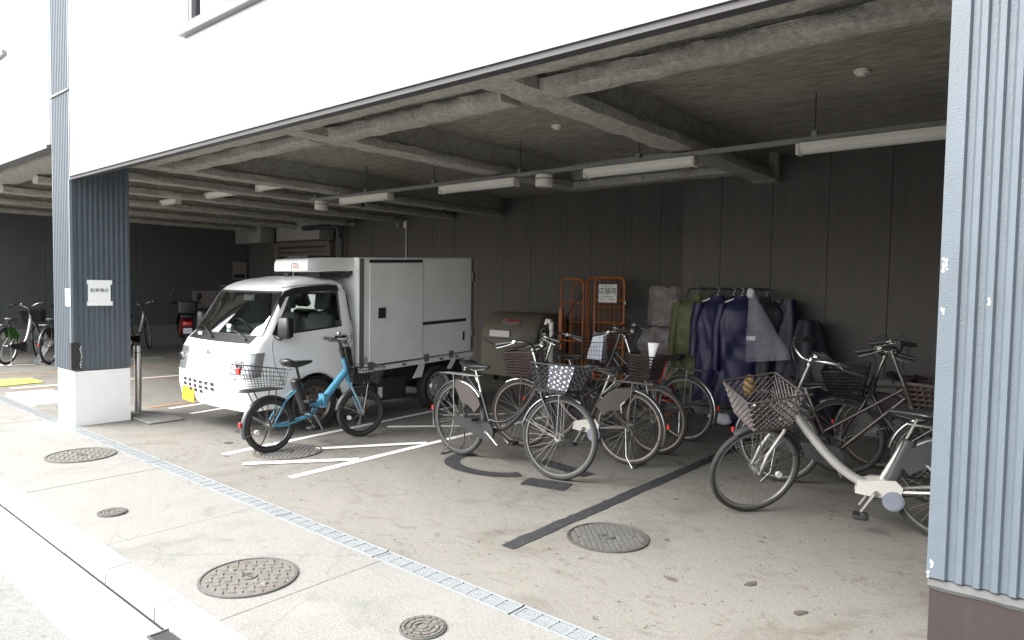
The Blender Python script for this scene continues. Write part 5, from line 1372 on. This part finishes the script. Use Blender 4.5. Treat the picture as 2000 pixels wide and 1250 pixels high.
for z in (.93,1.33):
    b = MB(); b.rbox(.335,.365,-.02,.03,z-.03,z+.03,.008); b.build('hinge_clip', M['chrome'], c2)
sg = thing('paper_sign', 'white paper sign with large black characters hung on the orange cart', 'sign', (-5.365,8.525,1.46))
b = MB(); b.box(-.155,.155,-.003,.0,-.135,.13); b.build('sheet', M['paper'], sg, smooth=0)
text('店舗用', .102, face_mtx((0,-.0035,.03), (1,0,0), (0,0,1)), M['ink'], 'lettering', sg)
b = MB()
for z, xs in ((.10,[-.09,-.07,-.05,-.03,-.005,.02,.04,.06,.08]),(-.045,[-.1+.02*k for k in range(10)]),(-.085,[-.12,-.1,-.08,.04,.06,.08,.1])):
    for x in xs: b.box(x-.007,x+.006,-.0042,-.0032,z-.006,z+.006)
b.build('small_print', M['ink_grey'], sg, smooth=0)

cn = thing('traffic_cone', 'red traffic cone behind the rear wheels near the raincoats', 'traffic cone', (-4.0,7.75,0))
b = MB(); b.lathe([(.0005,.70),(.025,.70),(.03,.685),(.155,.03)], (0,0,0), n=28); b.build('cone_body', M['cone'], cn)
b = MB(); b.rbox(-.19,.19,-.19,.19,0,.03,.04); b.build('cone_base', M['cone'], cn)

# wash post behind the cluster
wp = thing('wash_post', 'grey square tap post with a beige hand spray behind the bicycles', 'tap post', (-4.86,6.5,0))
b = MB(); b.rbox(-.075,.075,-.07,.07,0,.88,.012); b.build('post', mat('stone grey post',(.17,.16,.15),.55,var=.12,scale=14,stretch=(4,4,.4)), wp)
b = MB(); b.rbox(-.13,.10,-.07,.08,.885,.905,.01); b.build('tray', M['duct'], wp)
b = MB(); b.tube([(0,0,.90),(0,0,1.0),(-.005,0,1.12)], [.018,.026,.03], 10); b.tube([(0,-.01,1.12),(-.05,-.02,1.135),(-.075,-.02,1.09)], [.032,.03,.022], 10); b.build('hand_spray', M['cream'], wp)
b = MB(); b.tube([(.05,-.03,.90),(.10,-.05,1.0),(.14,-.05,.98),(.13,-.06,.8)], .011, 8); b.tube([(-.05,-.02,.9),(-.1,-.05,1.03),(-.16,-.05,1.02),(-.2,-.06,.85),(-.22,-.06,.65)], .010, 8); b.build('hose', M['black'], wp)
b = MB(); b.tube([(-.09,-.08,.90),(-.09,-.08,1.02),(-.06,-.08,1.05),(-.03,-.08,1.02)], .007, 6); b.build('tap', M['chrome'], wp)

# things in bicycle baskets
def bagmesh(name, loc, w, d, h, m, seed, label, cat, squash=1.0):
    b = MB(); rings = []
    for i in range(9):
        v = i/8; s_ = (math.sin(PI*min(1,.12+v*.8))**.45)*(1 if v < .7 else 1-(v-.7)*1.2*squash)
        rg = []
        for k in range(20):
            a = 2*PI*k/20; j = 1+.22*noise.noise((math.cos(a)*1.6+seed,math.sin(a)*1.6,v*3))
            rg.append((loc[0]+w/2*math.cos(a)*s_*j, loc[1]+d/2*math.sin(a)*s_*j, loc[2]+h*v+.02*noise.noise((a,seed,v*4))))
        rings.append(rg)
    b.loft(rings, True, True); o = b.build(name, m, smooth=60)
    return tag(o, label, cat)
b = MB(); rings = []
for (z, q) in ((0,.004),(.08,.022),(.18,.045),(.235,.06)):
    rings.append([(-3.06+q*1.0*math.cos(a)+z*.13, 5.62+q*.6*math.sin(a), .80+z) for a in [2*PI*k/16 for k in range(16)]])
b.loft(rings, True, True); o = b.build('paper_roll', M['paper']); tag(o, 'white rolled paper cone sticking up from the woven brown basket', 'paper roll')
b = MB(); rings = []
for i in range(8):
    v = i/7; w_, d_ = .20-.075*v, .13-.085*v
    rings.append([(-4.16+x*w_+.035*v+.008*noise.noise((x*5,y*5,v*6)), 6.42+y*d_+.010*noise.noise((x*4+3,y*4,v*6)), .74+.30*v+.012*x*v) for x, y in ((-.5,-.5),(-.25,-.52),(0,-.5),(.25,-.52),(.5,-.5),(.48,0),(.5,.5),(.25,.48),(0,.5),(-.25,.48),(-.5,.5),(-.48,0))])
b.loft(rings, True, True); o = b.build('shopping_bag', M['cloth_white'], smooth=50); tag(o, 'white bag standing in the black wire basket beside the tap post', 'bag')
bagmesh('cloth_bundle', (-1.86,4.90,.76), .10, .10, .15, M['gold'], 3.0, 'mustard yellow cloth bundle behind the taupe basket of the white bicycle', 'bundle')

# ------------------------------------------------------------------ clothes rack and coats
rx0, rx1, ry = -3.68, -2.66, 7.62
ck = thing('clothes_rack', 'black tube clothes rack hung with raincoats in the dark corner', 'clothes rack', ((rx0+rx1)/2,ry,0))
b = MB(); w = (rx1-rx0)/2
b.tube([(-w,0,.06),(-w,0,1.48),(-w+.015,0,1.53),(-w+.06,0,1.545),(w-.06,0,1.545),(w-.015,0,1.53),(w,0,1.48),(w,0,.06)], .014, 8); b.build('top_rail', M['black'], ck)
b = MB()
for s_ in (-1,1): b.tube([(s_*w,-.24,.06),(s_*w,.24,.06)], .012, 8)
b.tube([(-w,0,.16),(w,0,.16)], .010, 8); b.build('base_bar', M['black'], ck)
b = MB()
for s_ in (-1,1):
    for y in (-.22,.22): b.cyl((s_*w-.012,y,.03),(s_*w+.012,y,.03),.03,n=12)
b.build('castor', M['black'], ck)
def coat(x, y, z, Ln, width, yaw, m, label, seed, sleeves=True, patchq=None, thick=.125, hem=1.15, group='raincoats on the clothes rack', sl=.62, sm=None):
    t = thing('raincoat', label, 'raincoat', (x,y,z), (0,0,yaw), group)
    b = MB(); rings = []; n = 44; rows = 26
    for i in range(rows+1):
        v = i/rows; zz = -Ln*v
        if v < .03: a, d = .07, .05
        elif v < .13: u = (v-.03)/.10; a = .07+(width/2-.07)*math.sin(u*PI/2); d = .05+(thick-.05)*u
        else: u = (v-.13)/.87; a = width/2*(1+(hem-1)*u); d = thick*(1+.25*u)
        rg = []
        for k in range(n):
            th = 2*PI*k/n
            fold = (.018+.035*v)*math.sin(th*(5+int(seed)%3)+seed+3.0*noise.noise((v*2.6,seed,math.cos(th))))*min(1,v*3) + .10*noise.noise((math.cos(th)*1.8+seed,math.sin(th)*1.8,v*5))*min(1,v*4) + .03*noise.noise((math.cos(th)*6+seed,math.sin(th)*6,v*14))
            cx_ = abs(math.cos(th))**.8*math.copysign(1,math.cos(th)); sy_ = abs(math.sin(th))**.8*math.copysign(1,math.sin(th))
            rg.append((a*cx_*(1+fold*.7)+.06*v*noise.noise((v*2.5,seed,7)), d*sy_*(1+fold*3.6)+.05*v*noise.noise((v*2.5,seed,1)), zz+.03*v*noise.noise((math.cos(th)*2,math.sin(th)*2,seed))+(.02*math.sin(th*3+seed) if v > .95 else 0)))
        rings.append(rg)
    b.loft(rings, True, False); o = b.build('coat_body', m, t, smooth=70)
    if sleeves:
        for s_ in (-1,1):
            b = MB(); rings = []
            for i in range(15):
                v = i/14; c = Vector((s_*(width/2-.03+.06*math.sin(v*2.0))+.04*v*noise.noise((v*3,seed,s_*3)), -.015-.03*v-.06*v*noise.noise((seed*2,s_*2,v)), -.09-sl*v)); q = .075-.018*v
                rings.append([c+Vector((q*.85*math.cos(a)*(1+.25*noise.noise((a*1.3,v*6,seed+s_))), q*math.sin(a)*(1+.25*noise.noise((a*1.3+4,v*6,seed))), .012*noise.noise((v*9,a,seed)))) for a in [2*PI*k/16 for k in range(16)]])
            b.loft(rings, True, True); b.build('sleeve', sm or m, t, smooth=70)
    b = MB(); b.tube([(0,0,.0),(0,0,.035),(.018,0,.055),(.012,0,.085),(-.012,0,.082)], .0025, 5); b.tube([(-width/2+.06,0,-.075),(0,0,.0),(width/2-.06,0,-.075)], .008, 5); b.build('hanger', M['paper'] if seed > 2 else M['dull_alloy'], t)
    if patchq:
        px, pz, pw, ph = patchq; dd = thick*1.35+.02
        b = MB(); b.box(px-pw/2,px+pw/2,-dd-.004,-dd,pz-ph/2,pz+ph/2); b.build('reflective_patch', M['patch'], t, smooth=0)
    return t
GZ = 1.47
coat(-3.54,7.58,GZ,1.12,.47,.25,M['olive'],'olive green raincoat at the left end of the rack',0.3,sl=.85,hem=1.1)
coat(-3.42,7.64,GZ,1.15,.36,.6,M['olive2'],'drab brownish raincoat squeezed behind the olive green one',1.7,sleeves=False)
coat(-3.27,7.56,GZ,1.24,.46,.45,M['navy'],'navy blue raincoat next to the olive one, longest hem',2.6,sl=.62,hem=1.2)
coat(-3.10,7.60,GZ,1.05,.36,.7,M['navy2'],'dark navy raincoat in the middle of the rack with a small bright patch',3.9,sleeves=True,patchq=(.0,-.42,.03,.05))
coat(-2.97,7.52,GZ,1.18,.48,.4,M['navy'],'navy raincoat with a bright reflective band, left of the plastic bag',4.4,patchq=(.10,-.46,.09,.045),sl=.75,hem=1.15)
coat(-2.74,7.64,GZ,1.12,.40,.4,M['night'],'almost black raincoat behind the plastic bag',5.2)
def drape(name, x, y, z, w, d, h, m, seed, label, cat, top=.25, group=None):
    b = MB(); rings = []
    for i in range(19):
        v = i/18; s_ = top+(1-top)*math.sin(min(1,v*1.25)*PI/2)
        rings.append([(x+w/2*s_*math.cos(a)*(1+.10*math.sin(6*a+seed+v)+.2*noise.noise((math.cos(a)+seed,math.sin(a),v*2))), y+d/2*s_*math.sin(a)*(1+.10*math.sin(5*a+seed)+.2*noise.noise((math.cos(a)+seed,math.sin(a),v*2+5))), z-h*v) for a in [2*PI*k/40 for k in range(40)]])
    b.loft(rings, True, True); o = b.build(name, m, smooth=70)
    return tag(o, label, cat, group)
drape('clothes_heap', -2.30,7.65,1.22,.62,.5,1.2,M['night'],2.2,'dark heap of covered clothes right of the rack','clothes', .35)
drape('clothes_heap', -2.52,7.7,1.44,.34,.3,1.0,M['navy2'],6.1,'dark blue coats hanging at the right end behind the plastic bag','clothes', .4)
# clear plastic bag hanging from the rack
b = MB(); rings = []
for i in range(17):
    v = i/16; wv = .03+(.205*min(1,v*1.1)) if v > .08 else .03+.03*v/.08
    cx_ = -2.80+.20*v; rings.append([(cx_+wv*math.cos(a)*(1+.12*noise.noise((a*1.2,v*3,1))), 7.36+(.03+.04*v)*math.sin(a)*(1+.5*noise.noise((a*1.2,v*3,4))), 1.50-.72*v+.03*math.cos(a)*v) for a in [2*PI*k/32 for k in range(32)]])
b.loft(rings, False, True); o = b.build('plastic_bag', M['bag'], smooth=80); tag(o, 'translucent plastic garment bag hanging off the right end of the rack', 'plastic bag')
b = MB(); b.tube([(-2.80,7.36,1.49),(-2.79,7.45,1.53),(-2.78,7.60,1.562),(-2.78,7.635,1.545)], .004, 5); b.build('hanger_hook', M['chrome'], o)
bagmesh('knotted_bag', (-2.81,7.36,1.45), .09, .07, .10, M['cloth_white'], 8.0, 'small white knotted bag tied at the top of the translucent garment bag', 'bag')
bagmesh('folded_cloth', (-3.13,7.42,.02), .30, .22, .12, M['cloth_white'], 5.0, 'pale folded cloth on the floor under the navy raincoats', 'cloth', .4)
bagmesh('cloth_pile', (-2.88,7.45,.02), .30, .25, .22, M['navy2'], 6.0, 'dark blue pile of cloth on the floor under the rack', 'cloth', .5)
# wrapped parcels left of the rack
def wrapsheet(name, x, y, z, w, h, d, seed, label, tilt=0.0):
    b = MB(); nx, nz = 14, 14; F, K = [], []
    for j in range(nz+1):
        for i in range(nx+1):
            u, v = i/nx-.5, j/nz; edge = 1-.55*abs(noise.noise((v*2.2+seed,1,1)))-.25*max(0,v-.7); dz = .05*noise.noise((u*2.5+seed,v*3,2))+.010*noise.noise((u*9,v*9,seed))
            F.append((x+u*w*edge+tilt*v, y+dz, z+h*v*(1+.22*noise.noise((u*3,seed,8))))); K.append((x+u*w*edge*.95+tilt*v, y+d+.5*dz, z+h*v))
    n = len(F); q = nx+1
    fs = [(j*q+i,j*q+i+1,(j+1)*q+i+1,(j+1)*q+i) for j in range(nz) for i in range(nx)]
    b.add(F+K, fs+[tuple(n+k for k in reversed(f)) for f in fs]+[(i,i+1,n+i+1,n+i) for i in range(nx)]+[(nz*q+i,n+nz*q+i,n+nz*q+i+1,nz*q+i+1) for i in range(nx)])
    o = b.build(name, M['wrap'], smooth=80); return tag(o, label, 'wrapped parcel', 'plastic wrapped parcels')
wrapsheet('wrapped_parcel', -4.28,8.15,1.05,.46,.52,.12,1.0,'upper grey plastic wrapped parcel left of the olive raincoat')
wrapsheet('wrapped_parcel', -4.30,7.95,.62,.56,.40,.18,5.0,'lower crumpled plastic bundle behind the woven basket', .10)
b = MB(); b.box(-4.6,-3.98,8.05,8.5,.02,.62); b.box(-4.62,-3.96,8.04,8.51,.60,.63); o = b.build('storage_crate', M['under'], smooth=0); tag(o, 'dark crate carrying the plastic wrapped parcels', 'crate')
# grey cover over something in the right corner
b = MB(); rings = []
for i in range(12):
    v = i/11; rings.append([(-1.95+.32*v*.4+(.03+.12*math.sin(PI*(.1+.7*v)))*math.cos(a)*(1+.15*noise.noise((math.cos(a),v*3,3))), 6.9+(.03+.05*v)*math.sin(a), .95-.36*v) for a in [2*PI*k/24 for k in range(24)]])
b.loft(rings, True, True); o = b.build('cover_sheet', M['under'], smooth=70); tag(o, 'grey brown cover sheet over a seat in the right corner', 'cover sheet')

# ------------------------------------------------------------------ far left bay extras
ps = thing('wall_poster', 'faded pink poster with a dark plant print on the far end wall', 'poster', (-16.965,8.18,1.12))
b = MB(); b.box(0,.006,-.34,.36,-.22,.20); b.build('sheet', M['poster'], ps, smooth=0)
b = MB(); b.tube([(.008,-.22,-.18),(.008,-.20,-.02),(.008,-.16,.06)], .008, 4)
for (y, z, r_) in ((-.20,.06,.05),(-.16,.10,.055),(-.13,.05,.045),(-.18,.0,.04)): b.disc((.0085,y,z), r_, 'x', 10)
b.build('plant_print', M['ink'], ps, smooth=0)
ps = thing('wall_poster', 'small pale poster high on the far end wall beside the shutter', 'poster', (-16.965,9.05,1.86))
b = MB(); b.box(0,.006,-.16,.22,-.24,.22); b.build('sheet', M['poster'], ps, smooth=0)
b = MB(); b.box(.006,.008,-.12,.16,-.20,-.10); b.build('print_block', M['ink'], ps, smooth=0)
# scooter by the end wall
sc = thing('scooter', 'dark scooter with red tail lamps by the end wall behind the truck nose', 'scooter', (-15.4,7.0,0), (0,0,2.75))
def scm(name, m, f, parent=sc, s_=40):
    b = MB(); f(b); return b.build(name, m, parent, smooth=s_)
for x in (0,1.2):
    w_ = scm('wheel', M['rubber'], lambda b: b.lathe([(.20+.045*math.cos(a), .045*math.sin(a)) for a in [2*PI*k/10 for k in range(10)]], (x,0,.245), 'y', 28, closed_prof=True))
    scm('rim', M['dull_alloy'], lambda b: b.lathe([(.16,-.03),(.16,.03),(.05,.03),(.05,-.03)], (x,0,.245), 'y', 20, closed_prof=True), w_)
scm('rear_body', M['red_moto'], lambda b: b.loft([[(x,y*w,z0+(z1-z0)*h) for y, h in ((-1,0),(1,0),(1,.6),(.7,1),(-.7,1),(-1,.6))] for x, w, z0, z1 in ((-.28,.08,.55,.66),(-.15,.15,.40,.72),(.2,.17,.30,.74),(.5,.14,.26,.62),(.62,.12,.25,.34))], True, True))
scm('seat', M['saddle'], lambda b: b.rbox(-.22,.45,-.14,.14,.73,.82,.05))
scm('footboard', M['black'], lambda b: b.rbox(.55,1.0,-.15,.15,.24,.32,.03))
scm('leg_shield', M['black_gloss'], lambda b: b.loft([[(x,y*w,z) for x, y in ((0,-1),(.06,-.6),(.09,0),(.06,.6),(0,1))] for z, x0, w in ((.3,1.0,.16),(.6,.98,.2),(.9,.92,.14))] if False else [[(x0+x,y*w,z) for x, y in ((0,-1),(.06,-.6),(.09,0),(.06,.6),(0,1))] for z, x0, w in ((.3,1.0,.16),(.6,.98,.2),(.95,.90,.13))], closed=False))
scm('fork', M['dull_alloy'], lambda b: [b.tube([(1.2,s_*.07,.245),(1.02,s_*.06,.62)], .02, 8) for s_ in (-1,1)])
hb_ = scm('handlebar', M['black'], lambda b: b.tube([(.86,-.34,1.06),(.93,-.15,1.02),(.95,0,1.0),(.93,.15,1.02),(.86,.34,1.06)], .018, 8))
for s_ in (-1,1): scm('mirror', M['black'], lambda b: (b.tube([(.92,s_*.2,1.03),(.95,s_*.28,1.2)], .006, 6), b.rbox(.935,.955,s_*.28-.055,s_*.28+.055,1.19,1.27,.01)), hb_)
tl = scm('tail_lamp', M['lamp_red'], lambda b: b.rbox(-.31,-.26,-.10,.10,.58,.66,.02))
scm('number_plate', M['cloth_white'], lambda b: b.box(-.335,-.325,-.09,.09,.40,.52))
scm('top_box', M['black'], lambda b: b.rbox(-.45,-.08,-.19,.19,.84,1.12,.05))
# cycle ramp in the left bay
b = MB(); b.prism([(-14.75,3.9,.0),(-14.75,3.9,.03),(-15.25,4.25,.36),(-15.28,4.27,.33)], (.07,.10,0)); o = b.build('cycle_ramp', M['skin_grey'], smooth=0); tag(o, 'sloping grey metal bicycle holder leaning between the far left bicycles', 'cycle stand')
